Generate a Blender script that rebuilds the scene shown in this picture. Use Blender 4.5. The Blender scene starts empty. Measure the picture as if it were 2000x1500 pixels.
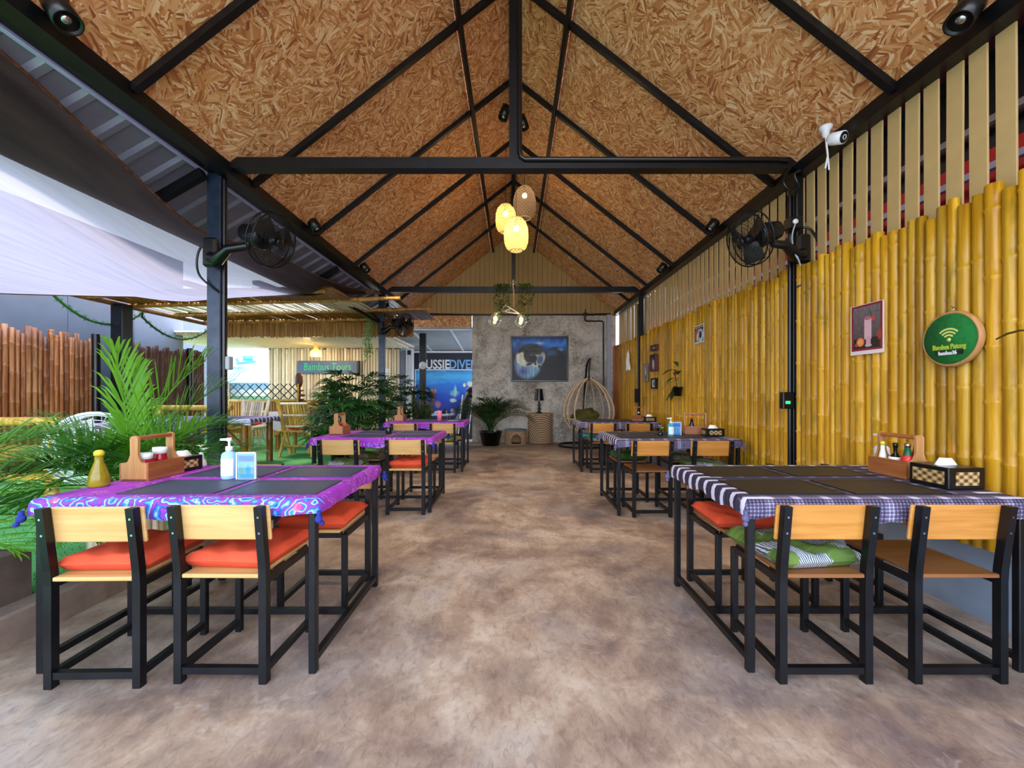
import bpy, math, random
from mathutils import Vector, Matrix, Euler
random.seed(7)
R = math.radians
PI = math.pi
sc = bpy.context.scene
COL = sc.collection
# ------------------------------------------------------------------ camera, sky, sun, exposure
H = 1.26            # eye height
F = 800.0           # focal length in pixels of a 2000 px wide frame
VX, VY = 1003.0, 767.0
cd = bpy.data.cameras.new('camera')
cam = bpy.data.objects.new('camera', cd); COL.objects.link(cam)
cam.location = (0, 0, H); cam.rotation_euler = (R(90), 0, 0)
cd.sensor_width = 36.0; cd.lens = 36.0 * F / 2000.0
cd.shift_x = -(VX - 1000) / 2000.0; cd.shift_y = (VY - 750) / 2000.0
cd.clip_start = 0.05; cd.clip_end = 200
sc.camera = cam
w = bpy.data.worlds.new('sky'); sc.world = w; w.use_nodes = True
wn = w.node_tree; wn.nodes.clear()
wo = wn.nodes.new('ShaderNodeOutputWorld'); wb = wn.nodes.new('ShaderNodeBackground')
wt = wn.nodes.new('ShaderNodeTexCoord'); ws = wn.nodes.new('ShaderNodeSeparateXYZ')
wr = wn.nodes.new('ShaderNodeValToRGB')
wr.color_ramp.elements[0].position = 0.0; wr.color_ramp.elements[0].color = (0.86, 0.93, 1.0, 1)
wr.color_ramp.elements[1].position = 0.9; wr.color_ramp.elements[1].color = (0.36, 0.60, 1.0, 1)
wn.links.new(wt.outputs['Generated'], ws.inputs[0]); wn.links.new(ws.outputs['Z'], wr.inputs[0])
wn.links.new(wr.outputs[0], wb.inputs[0]); wn.links.new(wb.outputs[0], wo.inputs[0])
wb.inputs[1].default_value = 2.6
sl = bpy.data.lights.new('sun', 'SUN'); sl.energy = 3.2; sl.angle = R(14); sl.color = (1.0, 0.95, 0.86)
so = bpy.data.objects.new('sun', sl); COL.objects.link(so)
so.rotation_euler = Vector((0.30, -0.16, -1.0)).to_track_quat('-Z', 'Y').to_euler()
so.location = (-4, 3, 9)
sc.view_settings.view_transform = 'Standard'
sc.view_settings.look = 'None'
sc.view_settings.exposure = 1.25
sc.view_settings.gamma = 1.0
sc.view_settings.use_curve_mapping = False
# ------------------------------------------------------------------ measuring helpers (photo pixel + depth -> metres)
def at(px, py, Y): return ((px - VX) * Y / F, Y, H + (VY - py) * Y / F)
def fl(px, py, z=0.0):
    Y = (H - z) * F / (py - VY); return ((px - VX) * Y / F, Y, z)
# ------------------------------------------------------------------ mesh builder
class MB:
    def __init__(s): s.v = []; s.f = []; s.sm = []; s.mi = []
    def add(s, vs, fs, smooth=False, mi=0, M=None):
        b = len(s.v)
        for p in vs:
            p = Vector(p)
            s.v.append(tuple(M @ p) if M is not None else tuple(p))
        for f in fs:
            s.f.append(tuple(i + b for i in f)); s.sm.append(smooth); s.mi.append(mi)
        return s
    def box(s, x0, x1, y0, y1, z0, z1, mi=0, M=None, bev=0.0):
        if bev <= 0:
            vs = [(x, y, z) for x in (x0, x1) for y in (y0, y1) for z in (z0, z1)]
            fs = [(0, 1, 3, 2), (4, 6, 7, 5), (0, 4, 5, 1), (2, 3, 7, 6), (0, 2, 6, 4), (1, 5, 7, 3)]
            return s.add(vs, fs, False, mi, M)
        b = min(bev, (x1 - x0) * .49, (y1 - y0) * .49, (z1 - z0) * .49)
        vs = []
        idx = {}
        for i, x in enumerate((x0, x1)):
            for j, y in enumerate((y0, y1)):
                for k, z in enumerate((z0, z1)):
                    sx = 1 if i == 0 else -1; sy = 1 if j == 0 else -1; sz = 1 if k == 0 else -1
                    for a in range(3):
                        p = [x + sx * b, y + sy * b, z + sz * b]
                        p[a] = (x, y, z)[a]
                        idx[(i, j, k, a)] = len(vs); vs.append(tuple(p))
        g = idx
        fs = []
        for i in (0, 1):
            q = [g[(i, 0, 0, 0)], g[(i, 1, 0, 0)], g[(i, 1, 1, 0)], g[(i, 0, 1, 0)]]
            fs.append(q if i else q[::-1])
            q = [g[(0, i, 0, 1)], g[(0, i, 1, 1)], g[(1, i, 1, 1)], g[(1, i, 0, 1)]]
            fs.append(q if i else q[::-1])
            q = [g[(0, 0, i, 2)], g[(1, 0, i, 2)], g[(1, 1, i, 2)], g[(0, 1, i, 2)]]
            fs.append(q if i else q[::-1])
        for a, b2, c2 in ((0, 1, 2), (1, 2, 0), (2, 0, 1)):   # edges along axis c2 joining faces a and b2
            for p in (0, 1):
                for q in (0, 1):
                    def key(pp, qq, rr, ax):
                        t = [0, 0, 0]; t[a] = pp; t[b2] = qq; t[c2] = rr
                        return g[(t[0], t[1], t[2], ax)]
                    f = [key(p, q, 0, a), key(p, q, 1, a), key(p, q, 1, b2), key(p, q, 0, b2)]
                    fs.append(f if (p + q) % 2 == 1 else f[::-1])
        for i in (0, 1):
            for j in (0, 1):
                for k in (0, 1):
                    f = [g[(i, j, k, 0)], g[(i, j, k, 1)], g[(i, j, k, 2)]]
                    fs.append(f if (i + j + k) % 2 == 1 else f[::-1])
        return s.add(vs, fs, False, mi, M)
    def bar(s, p0, p1, w, h=None, up=(0, 0, 1), mi=0):
        h = w if h is None else h
        p0 = Vector(p0); p1 = Vector(p1); d = (p1 - p0)
        L = d.length; d.normalize(); u = Vector(up)
        if abs(d.dot(u)) > .99: u = Vector((0, 1, 0))
        x = d.cross(u).normalized(); z = x.cross(d).normalized()
        M = Matrix(((x.x, d.x, z.x, p0.x), (x.y, d.y, z.y, p0.y), (x.z, d.z, z.z, p0.z), (0, 0, 0, 1)))
        return s.box(-w / 2, w / 2, 0, L, -h / 2, h / 2, mi, M)
    def tube(s, pts, r, n=8, mi=0, caps=True, closed=False, smooth=True):
        pts = [Vector(p) for p in pts]; m = len(pts)
        rs = r if isinstance(r, (list, tuple)) else [r] * m
        vs = []; fs = []
        prev = None
        for i, p in enumerate(pts):
            if closed: d = (pts[(i + 1) % m] - pts[i - 1])
            else: d = (pts[min(i + 1, m - 1)] - pts[max(i - 1, 0)])
            if d.length < 1e-9: d = Vector((0, 0, 1))
            d.normalize()
            if prev is None:
                a = Vector((0, 0, 1)) if abs(d.z) < .9 else Vector((1, 0, 0))
                x = d.cross(a).normalized()
            else:
                x = (prev - d * prev.dot(d))
                x = x.normalized() if x.length > 1e-6 else d.orthogonal().normalized()
            prev = x; y = d.cross(x)
            for k in range(n):
                t = 2 * PI * k / n
                vs.append(p + (x * math.cos(t) + y * math.sin(t)) * rs[i])
        for i in range(m if closed else m - 1):
            j = (i + 1) % m
            for k in range(n):
                l = (k + 1) % n
                fs.append((i * n + k, i * n + l, j * n + l, j * n + k))
        s.add(vs, fs, smooth, mi)
        if caps and not closed:
            s.add(vs[:n], [tuple(range(n))[::-1]], False, mi); s.add(vs[-n:], [tuple(range(n))], False, mi)
        return s
    def lathe(s, prof, n=20, c=(0, 0, 0), mi=0, M=None, smooth=True, a0=0, a1=2 * PI):
        vs = []; fs = []
        full = abs(a1 - a0 - 2 * PI) < 1e-6
        nn = n if full else n + 1
        for r, z in prof:
            for k in range(nn):
                t = a0 + (a1 - a0) * k / n
                vs.append((c[0] + r * math.cos(t), c[1] + r * math.sin(t), c[2] + z))
        for i in range(len(prof) - 1):
            for k in range(n):
                l = (k + 1) % nn
                fs.append((i * nn + k, i * nn + l, (i + 1) * nn + l, (i + 1) * nn + k))
        if prof[0][0] > 1e-6 and full: fs.append(tuple(range(n))[::-1])
        if prof[-1][0] > 1e-6 and full:
            b = (len(prof) - 1) * nn; fs.append(tuple(b + k for k in range(n)))
        return s.add(vs, fs, smooth, mi, M)
    def prism(s, poly, y0, y1, mi=0, M=None):
        """polygon in x,z (counter-clockwise seen from -y) extruded from y0 to y1"""
        n = len(poly)
        vs = [(x, y0, z) for x, z in poly] + [(x, y1, z) for x, z in poly]
        fs = [tuple(range(n)), tuple(range(2 * n - 1, n - 1, -1))]
        for i in range(n):
            j = (i + 1) % n
            fs.append((i, i + n, j + n, j))
        return s.add(vs, fs, False, mi, M)
    def ball(s, c, r, n=10, m=6, mi=0, sz=1.0):
        prof = [(max(1e-7, r * math.sin(PI * i / m)), -r * sz * math.cos(PI * i / m)) for i in range(m + 1)]
        return s.lathe(prof, n, c, mi)
    def grid(s, fn, nu, nv, mi=0, smooth=True, M=None):
        vs = [fn(i / nu, j / nv) for i in range(nu + 1) for j in range(nv + 1)]
        fs = [(i * (nv + 1) + j, (i + 1) * (nv + 1) + j, (i + 1) * (nv + 1) + j + 1, i * (nv + 1) + j + 1)
              for i in range(nu) for j in range(nv)]
        return s.add(vs, fs, smooth, mi, M)
    def mesh(s, name, mats):
        me = bpy.data.meshes.new(name)
        me.from_pydata(s.v, [], s.f); me.update()
        me.polygons.foreach_set('use_smooth', s.sm)
        if not isinstance(mats, (list, tuple)): mats = [mats]
        for m in mats: me.materials.append(m)
        if len(mats) > 1: me.polygons.foreach_set('material_index', s.mi)
        return me
def obj(name, mb, mats, parent=None, loc=None, rot=None):
    me = mb if isinstance(mb, bpy.types.Mesh) else mb.mesh(name, mats)
    o = bpy.data.objects.new(name, me); COL.objects.link(o)
    if parent is not None: o.parent = parent
    if loc is not None: o.location = loc
    if rot is not None: o.rotation_euler = rot
    return o
def tag(o, label, cat, group=None, kind=None):
    o['label'] = label; o['category'] = cat
    if group: o['group'] = group
    if kind: o['kind'] = kind
    return o
def thing(name, label, cat, loc=(0, 0, 0), rz=0.0, group=None):
    o = bpy.data.objects.new(name, None); COL.objects.link(o)
    o.empty_display_size = .05
    o.location = loc; o.rotation_euler = (0, 0, rz)
    return tag(o, label, cat, group)
def struct(o):
    o['kind'] = 'structure'; return o
def dup(root, loc, rz=0.0, label=None, group=None):
    kids = list(root.children)
    r = root.copy(); COL.objects.link(r); r.location = loc; r.rotation_euler = (0, 0, rz)
    if label: r['label'] = label
    if group: r['group'] = group
    for ch in kids:
        sub = list(ch.children)
        c = ch.copy(); COL.objects.link(c); c.parent = r
        for g in sub:
            d = g.copy(); COL.objects.link(d); d.parent = c
    return r
def text(name, txt, size, mat, parent=None, loc=(0, 0, 0), rot=(R(90), 0, 0), ext=.002, sx=1.0, shear=0.0, align='CENTER', off=0.0):
    cu = bpy.data.curves.new(name, 'FONT'); cu.body = txt; cu.size = size; cu.extrude = ext
    cu.align_x = align; cu.align_y = 'CENTER'; cu.shear = shear; cu.resolution_u = 3; cu.offset = off
    t = bpy.data.objects.new(name, cu); COL.objects.link(t)
    dg = bpy.context.evaluated_depsgraph_get(); dg.update()
    me = bpy.data.meshes.new_from_object(t.evaluated_get(dg))
    COL.objects.unlink(t); bpy.data.objects.remove(t)
    for v in me.vertices: v.co.x *= sx
    me.materials.clear(); me.materials.append(mat)
    return obj(name, me, None, parent, loc, rot)
# ------------------------------------------------------------------ materials
def lin(h):
    h = h.lstrip('#'); o = []
    for i in (0, 2, 4):
        c = int(h[i:i + 2], 16) / 255.0
        o.append(c / 12.92 if c <= .04045 else ((c + .055) / 1.055) ** 2.4)
    return tuple(o) + (1.0,)
class NT:
    def __init__(s, name):
        s.m = bpy.data.materials.new(name); s.m.use_nodes = True
        s.t = s.m.node_tree; s.t.nodes.clear()
        s.out = s.t.nodes.new('ShaderNodeOutputMaterial')
    def n(s, ty, ins=None, **props):
        nd = s.t.nodes.new(ty)
        for k, v in props.items(): setattr(nd, k, v)
        if ins:
            for k, v in ins.items():
                if isinstance(v, bpy.types.NodeSocket): s.t.links.new(v, nd.inputs[k])
                elif v is not None: nd.inputs[k].default_value = v
        return nd
    def co(s, kind='Object'): return s.n('ShaderNodeTexCoord').outputs[kind]
    def m_(s, op, a, b=None, c=None, clamp=False):
        nd = s.n('ShaderNodeMath', {0: a, 1: b, 2: c}, operation=op, use_clamp=clamp); return nd.outputs[0]
    def mix(s, f, a, b, bt='MIX'):
        nd = s.n('ShaderNodeMix', None, data_type='RGBA', blend_type=bt)
        for k, v in ((0, f), (6, a), (7, b)):
            if isinstance(v, bpy.types.NodeSocket): s.t.links.new(v, nd.inputs[k])
            else: nd.inputs[k].default_value = v
        return nd.outputs[2]
    def ramp(s, f, stops, interp='LINEAR'):
        nd = s.n('ShaderNodeValToRGB', {0: f}); cr = nd.color_ramp; cr.interpolation = interp
        while len(cr.elements) < len(stops): cr.elements.new(.5)
        for e, (p, c) in zip(cr.elements, stops):
            e.position = p; e.color = lin(c) if isinstance(c, str) else ((c, c, c, 1) if not isinstance(c, tuple) else c)
        return nd.outputs[0]
    def map(s, v, sc=(1, 1, 1), loc=(0, 0, 0), rot=(0, 0, 0)):
        return s.n('ShaderNodeMapping', {0: v, 1: loc, 2: rot, 3: sc}).outputs[0]
    def noise(s, v, scale, det=3.0, rough=.55, dist=0.0, w=None):
        nd = s.n('ShaderNodeTexNoise', {'Vector': v, 'Scale': scale, 'Detail': det, 'Roughness': rough, 'Distortion': dist})
        return nd.outputs['Fac'] if 'Fac' in nd.outputs else nd.outputs[0]
    def ncol(s, v, scale, det=2.0):
        nd = s.n('ShaderNodeTexNoise', {'Vector': v, 'Scale': scale, 'Detail': det}); return nd.outputs['Color']
    def vor(s, v, scale, feature='F1', out='Distance', rnd=1.0, dim='3D'):
        nd = s.n('ShaderNodeTexVoronoi', {'Vector': v, 'Scale': scale, 'Randomness': rnd}, feature=feature, voronoi_dimensions=dim)
        return nd.outputs[out]
    def rand(s): return s.n('ShaderNodeObjectInfo').outputs['Random']
    def sep(s, v): return s.n('ShaderNodeSeparateXYZ', {0: v}).outputs
    def comb(s, x, y, z): return s.n('ShaderNodeCombineXYZ', {0: x, 1: y, 2: z}).outputs[0]
    def vadd(s, a, b): return s.n('ShaderNodeVectorMath', {0: a, 1: b}, operation='ADD').outputs[0]
    def bump(s, h, st=.3, d=.01): return s.n('ShaderNodeBump', {'Height': h, 'Strength': st, 'Distance': d}).outputs[0]
    def pbr(s, col, rough=.5, metal=0.0, bump=None, **kw):
        ins = {'Base Color': col, 'Roughness': rough, 'Metallic': metal}
        if bump is not None: ins['Normal'] = bump
        ins.update(kw)
        nd = s.n('ShaderNodeBsdfPrincipled', ins)
        s.t.links.new(nd.outputs[0], s.out.inputs[0]); return s.m
    def surf(s, sh): s.t.links.new(sh, s.out.inputs[0]); return s.m
def plain(name, col, rough=.5, metal=0.0, var=.12, scale=12.0, bump=0.0, **kw):
    t = NT(name); v = t.co(); c = lin(col)
    nz = t.noise(v, scale, 4)
    lo = tuple(x * (1 - var) for x in c[:3]) + (1,); hi = tuple(min(1, x * (1 + var)) for x in c[:3]) + (1,)
    cc = t.ramp(nz, [(.3, lo), (.7, hi)])
    b = t.bump(t.noise(v, scale * 6, 3), bump, .004) if bump else None
    return t.pbr(cc, rough, metal, b, **kw)
def emit(name, col, st):
    t = NT(name); e = t.n('ShaderNodeEmission', {0: lin(col), 1: st}); return t.surf(e.outputs[0])
def glass(name, col='#ffffff', rough=.02, tr=.85):
    """thin clear wall: mostly straight through, with gloss"""
    t = NT(name)
    a = t.n('ShaderNodeBsdfTransparent', {0: lin(col)}); b = t.n('ShaderNodeBsdfGlossy', {0: (1, 1, 1, 1), 1: rough})
    fr = t.n('ShaderNodeFresnel', {0: 1.45}).outputs[0]
    f = t.m_('ADD', t.m_('MULTIPLY', fr, .8), .04, clamp=True)
    mx = t.n('ShaderNodeMixShader', {0: f, 1: a.outputs[0], 2: b.outputs[0]}); return t.surf(mx.outputs[0])
def m_osb(name='osb', scale=1.35):
    t = NT(name); v = t.co()
    r = t.rand(); v = t.vadd(v, t.comb(t.m_('MULTIPLY', r, 37.0), t.m_('MULTIPLY', r, 11.0), 0.0))
    v = t.n('ShaderNodeVectorMath', {0: v, 1: (scale, scale, scale)}, operation='MULTIPLY').outputs[0]
    dn = t.n('ShaderNodeVectorMath', {0: t.ncol(v, 5.0), 3: .06}, operation='SCALE').outputs[0]
    v = t.vadd(v, dn)
    cols = None; hs = None
    for k, (cs, sx, sy, off) in enumerate(((6.5, 7.0, 44.0, 0.0), (8.0, 9.0, 60.0, 3.7))):
        vv = t.map(v, loc=(off, off * .7, 0))
        cell = t.vor(vv, cs, out='Color', dim='2D')
        ch = t.sep(cell)
        ang = t.m_('MULTIPLY', ch[0], PI)
        rv = t.n('ShaderNodeVectorRotate', {'Vector': vv, 'Angle': ang}, rotation_type='Z_AXIS').outputs[0]
        st = t.map(rv, sc=(sx, sy, 1))
        fl_ = t.sep(t.vor(st, 1.0, out='Color', dim='2D'))
        val = t.m_('ADD', t.m_('MULTIPLY', fl_[0], .8), t.m_('MULTIPLY', t.noise(t.map(rv, sc=(4, 160, 1)), 1.0, 2), .3))
        if cols is None: cols = val; pick = fl_[1]; ed = val
        else: cols = t.n('ShaderNodeMix', {0: t.m_('GREATER_THAN', pick, .55), 2: cols, 3: val}).outputs[0]
    big = t.noise(v, 1.1, 2)
    cols = t.m_('ADD', cols, t.m_('MULTIPLY', t.m_('SUBTRACT', big, .5), .25))
    c = t.ramp(cols, [(.04, '#70381a'), (.22, '#b0693a'), (.48, '#d49458'), (.76, '#e6b27c'), (1.0, '#fadcb0')])
    return t.pbr(c, .6, 0, t.bump(cols, .35, .006))
def m_bamboo(name, c0, c1, c2, blot='#7d7a2c', blots=.45, rough=.38, spl=0.0):
    t = NT(name); v = t.co(); r = t.rand()
    v2 = t.vadd(v, t.comb(t.m_('MULTIPLY', r, 31.0), t.m_('MULTIPLY', r, 17.0), t.m_('MULTIPLY', r, 53.0)))
    st = t.noise(t.map(v2, sc=(26, 26, 1.1)), 1.0, 4, .6)
    c = t.ramp(st, [(.25, c0), (.5, c1), (.75, c2)])
    bl = t.noise(t.map(v2, sc=(9, 9, 2.2)), 1.0, 4, .62)
    c = t.mix(t.ramp(bl, [(.55, 0.0), (.72, blots)]), c, lin(blot))
    f = t.m_('ADD', t.m_('MULTIPLY', r, .6), .62)
    c = t.mix(1.0, c, t.comb(f, f, f), 'MULTIPLY')
    return t.pbr(c, rough, 0, t.bump(st, .15, .004))
def m_wood(name, c0, c1, rough=.45, axis=0, rings=7.0):
    t = NT(name); v = t.co(); r = t.rand()
    v2 = t.vadd(v, t.comb(t.m_('MULTIPLY', r, 9.0), t.m_('MULTIPLY', r, 5.0), t.m_('MULTIPLY', r, 7.0)))
    s3 = [34.0, 34.0, 34.0]; s3[axis] = 2.2
    g = t.noise(t.map(v2, sc=tuple(s3)), 1.0, 5, .6, .6)
    s4 = [9.0, 9.0, 9.0]; s4[axis] = 1.6
    k = t.noise(t.map(v2, sc=tuple(s4)), 1.0, 2)
    c = t.ramp(t.m_('ADD', t.m_('MULTIPLY', g, .6), t.m_('MULTIPLY', k, .4)), [(.3, c0), (.68, c1)])
    return t.pbr(c, rough, 0, t.bump(g, .08, .003))
def m_print(name, bg, shapes, rough=.5, wob=.0, wscale=6.0, grain=.0):
    """flat print: a stack of soft ellipses or boxes over a ground colour, in the x,z plane of the object"""
    t = NT(name); v = t.co()
    if wob:
        d = t.n('ShaderNodeVectorMath', {0: t.vadd(t.ncol(v, wscale), (-.5, -.5, -.5)), 3: wob}, operation='SCALE').outputs[0]
        v = t.vadd(v, d)
    c = bg if isinstance(bg, bpy.types.NodeSocket) else (lin(bg) if isinstance(bg, str) else bg(t, v))
    for sh in shapes:
        kind, cx, cz, rx, rz, rot, soft, colr = sh[:8]
        q = t.map(t.vadd(v, (-cx, 0, -cz)), rot=(0, rot, 0)); q = t.map(q, sc=(1 / rx, 0.0, 1 / rz))
        if kind == 'e': dd = t.n('ShaderNodeVectorMath', {0: q}, operation='LENGTH').outputs['Value']
        else:
            p = t.sep(q); dd = t.m_('MAXIMUM', t.m_('ABSOLUTE', p[0]), t.m_('ABSOLUTE', p[2]))
        f = t.n('ShaderNodeMapRange', {0: dd, 1: 1.0 - soft, 2: 1.0 + soft * .3 + .001, 3: 1.0, 4: 0.0}).outputs[0]
        c = t.mix(f, c, lin(colr) if isinstance(colr, str) else colr(t, v))
    if grain:
        g = t.noise(t.co(), 40, 4); c = t.mix(grain, c, t.ramp(g, [(.3, '#000000'), (.7, '#ffffff')]), 'OVERLAY')
    return t.pbr(c, rough)
M = {}
M['osb'] = m_osb()
M['steel'] = plain('black_steel', '#0e1014', .38, .25, .5, 9, .12)
M['blacksteel2'] = plain('black_plastic', '#0b0c0e', .3, 0, .3, 12)
M['sky_tint_steel'] = plain('sky_tinted_black_steel', '#2a3446', .3, .3, .4, 8, .1)  # black steel with the blue of the reflected sky put into its colour
M['bamboo'] = m_bamboo('yellow_bamboo', '#9a620c', '#cc9618', '#e6bc48', '#6e6420', .75)
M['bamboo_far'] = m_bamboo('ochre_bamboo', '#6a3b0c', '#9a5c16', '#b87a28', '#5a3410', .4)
M['bamboo_brown'] = m_bamboo('red_brown_bamboo', '#54240e', '#9a5428', '#d09058', '#2c1206', .6)
M['bamboo_dark'] = m_bamboo('dark_brown_bamboo', '#2c140c', '#5a3020', '#7a4a34', '#20100a', .5)
M['bamboo_pale'] = m_bamboo('pale_bamboo', '#d8c09c', '#f2e4ca', '#fff8ea', '#a88860', .25)
M['bamboo_tan'] = m_bamboo('tan_bamboo', '#744818', '#aa742e', '#d09c4c', '#5c3814', .4)
M['bamboo_gold'] = m_bamboo('golden_bamboo', '#b08020', '#d8ac44', '#ecd080', '#8a6a28', .35)
M['slat'] = plain('beige_painted_board', '#c6a870', .6, 0, .08, 5, .1)
M['gable'] = m_wood('tan_cladding_board', '#a2834a', '#b8995e', .6, 2)
M['wood'] = m_wood('pine_board', '#c08a48', '#e0b878', .4, 0)
M['wood_or'] = m_wood('amber_plywood', '#b06a22', '#dc9c4c', .38, 0)
M['wood_dk'] = m_wood('brown_plywood', '#7a4a28', '#9c6638', .4, 0)
M['teak'] = m_wood('teak', '#7a3e1c', '#b4703c', .4, 1)
M['teak_end'] = m_wood('pale_teak', '#9a6030', '#cf9a60', .42, 2)
M['orange'] = plain('orange_cotton', '#e0502c', .85, 0, .1, 7, .25)
M['white'] = plain('white_plastic', '#e8eaee', .35, 0, .04)
M['chrome'] = plain('chrome', '#c8ccd2', .2, 1.0, .05)
M['darkglass'] = plain('dark_glass', '#1c1a18', .12, 0, .2)
M['paper'] = plain('white_paper', '#eef0f2', .8, 0, .04)
M['leaf'] = plain('palm_green', '#3f8a2c', .5, 0, .35, 6, **{'Subsurface Weight': 0.0})
M['tissue'] = plain('tissue', '#f2f4f8', .9, 0, .05, 20, .2)
def m_leaf(name, c0, c1, tr=.35):
    t = NT(name); v = t.co(); r = t.rand()
    nz = t.m_('ADD', t.m_('MULTIPLY', t.noise(v, 5, 3), .7), t.m_('MULTIPLY', r, .3))
    c = t.ramp(nz, [(.25, c0), (.75, c1)])
    p = t.n('ShaderNodeBsdfPrincipled', {'Base Color': c, 'Roughness': .42})
    tl = t.n('ShaderNodeBsdfTranslucent', {0: c})
    return t.surf(t.n('ShaderNodeMixShader', {0: tr, 1: p.outputs[0], 2: tl.outputs[0]}).outputs[0])
M['palm'] = m_leaf('palm_leaf', '#3c8418', '#8ccc3c', .4)
M['palm_mid'] = m_leaf('palm_leaf_mid', '#2c6a1c', '#62a83c', .35)
M['palm_dark'] = m_leaf('palm_leaf_dark', '#1c3c18', '#48702c', .25)
M['bush'] = m_leaf('bush_leaf', '#1c4420', '#3f7a3a', .25)
M['ivy'] = m_leaf('ivy_leaf', '#2c4a18', '#6a8a30', .3)
M['drybush'] = m_leaf('dry_leaf', '#5a4a30', '#8a7a58', .25)
def m_floor():
    t = NT('polished_concrete'); v = t.co()
    a = t.noise(v, .75, 5, .6, .8); b = t.noise(v, 3.2, 6, .65, .5); d = t.noise(t.map(v, sc=(1, .55, 1), rot=(0, 0, .5)), 30, 9, .8, .8)
    c = t.ramp(t.m_('ADD', t.m_('MULTIPLY', a, .6), t.m_('MULTIPLY', b, .4)),
               [(.37, '#6c5856'), (.44, '#8e7666'), (.51, '#ac927c'), (.58, '#c8b29c'), (.66, '#9c9092')])
    c = t.mix(t.ramp(t.noise(v, 1.3, 4, .6), [(.48, 0.0), (.7, .55)]), c, lin('#8a8486'))
    c = t.mix(t.ramp(d, [(.36, .4), (.50, 0.0)]), c, lin('#54443e'))
    c = t.mix(t.ramp(d, [(.54, 0.0), (.70, .3)]), c, lin('#d0c0ae'))
    c = t.mix(t.ramp(t.noise(v, 5, 3, .6, 1.5), [(.62, 0.0), (.72, .35)]), c, lin('#c8bcae'))
    cr = t.vor(t.vadd(v, t.n('ShaderNodeVectorMath', {0: t.ncol(v, 2.5, 4), 3: .5}, operation='SCALE').outputs[0]), 1.15, 'DISTANCE_TO_EDGE', dim='2D')
    c = t.mix(t.ramp(cr, [(.0, .22), (.003, 0.0)]), c, lin('#40342e'))
    rg = t.ramp(b, [(.3, .34), (.7, .58)])
    return t.pbr(c, rg, 0, t.bump(d, .12, .004))
M['floor'] = m_floor()
def m_loft():
    t = NT('raw_concrete'); v = t.co()
    a = t.noise(v, 1.6, 6, .62, .5); b = t.noise(v, 9, 9, .8, 2.2)
    c = t.ramp(t.m_('ADD', t.m_('MULTIPLY', a, .45), t.m_('MULTIPLY', b, .55)),
               [(.34, '#4e463e'), (.42, '#857c72'), (.49, '#b6aea2'), (.57, '#dcd4c8'), (.66, '#a8a198')])
    c = t.mix(t.ramp(t.noise(v, .9, 3), [(.45, 0.0), (.7, .35)]), c, lin('#a8937c'))
    return t.pbr(c, .65, 0, t.bump(b, .2, .006))
M['loft'] = m_loft()
M['kneewall'] = plain('blue_grey_plaster', '#8a98aa', .6, 0, .12, 4, .1)
M['greywall'] = plain('grey_render', '#7c7e88', .75, 0, .08, 2, .1)
M['wallpanel'] = plain('grey_wall_panel', '#63656e', .75, 0, .06, 3)
M['greypanel'] = plain('pale_grey_panel', '#a8acb4', .7, 0, .06, 3)
M['curb'] = plain('brown_concrete_curb', '#8a7466', .75, 0, .25, 8, .25)
M['planter'] = plain('dark_planter_concrete', '#5a4a40', .75, 0, .3, 9, .25)
M['ground'] = plain('pale_paving', '#9a9690', .8, 0, .15, 3)
M['corr'] = plain('galvanised_sheet', '#8a8c9c', .45, .35, .1, 6)
M['redwall'] = plain('red_wall', '#b01020', .6, 0, .2, 3)
M['darkwall'] = plain('dark_sheet_wall', '#181b24', .6, .2, .2, 4)
M['lav'] = plain('lavender_flashing', '#b8b4e8', .5, 0, .05)
def m_net():
    t = NT('shade_cloth'); v = t.co()
    wv = t.n('ShaderNodeTexWave', {'Vector': t.map(v, rot=(0, 0, R(40))), 'Scale': 28.0, 'Distortion': .6}, wave_type='BANDS').outputs['Fac']
    c = t.ramp(t.m_('ADD', t.m_('MULTIPLY', t.noise(t.map(v, rot=(0, 0, R(40)), sc=(18, 1.5, 1)), 1.0, 4), .8), t.m_('MULTIPLY', wv, .2)),
               [(.3, '#3a2e2a'), (.7, '#6a5850')])
    d = t.n('ShaderNodeBsdfDiffuse', {0: c}); tl = t.n('ShaderNodeBsdfTranslucent', {0: t.mix(.35, c, lin('#c8c0d0'))})
    tp = t.n('ShaderNodeBsdfTransparent', {0: (1, 1, 1, 1)})
    a = t.n('ShaderNodeMixShader', {0: .6, 1: d.outputs[0], 2: tl.outputs[0]})
    f = t.m_('ADD', .03, t.m_('MULTIPLY', wv, .07))
    return t.surf(t.n('ShaderNodeMixShader', {0: f, 1: a.outputs[0], 2: tp.outputs[0]}).outputs[0])
M['net'] = m_net()
def m_grass():
    t = NT('artificial_grass'); v = t.co()
    n1 = t.noise(v, 90, 3); n2 = t.noise(v, 3, 3)
    c = t.ramp(t.m_('ADD', t.m_('MULTIPLY', n1, .6), t.m_('MULTIPLY', n2, .4)), [(.3, '#349044'), (.7, '#7ccc74')])
    return t.pbr(c, .8, 0, t.bump(n1, .7, .012))
M['grass'] = m_grass()
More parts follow.
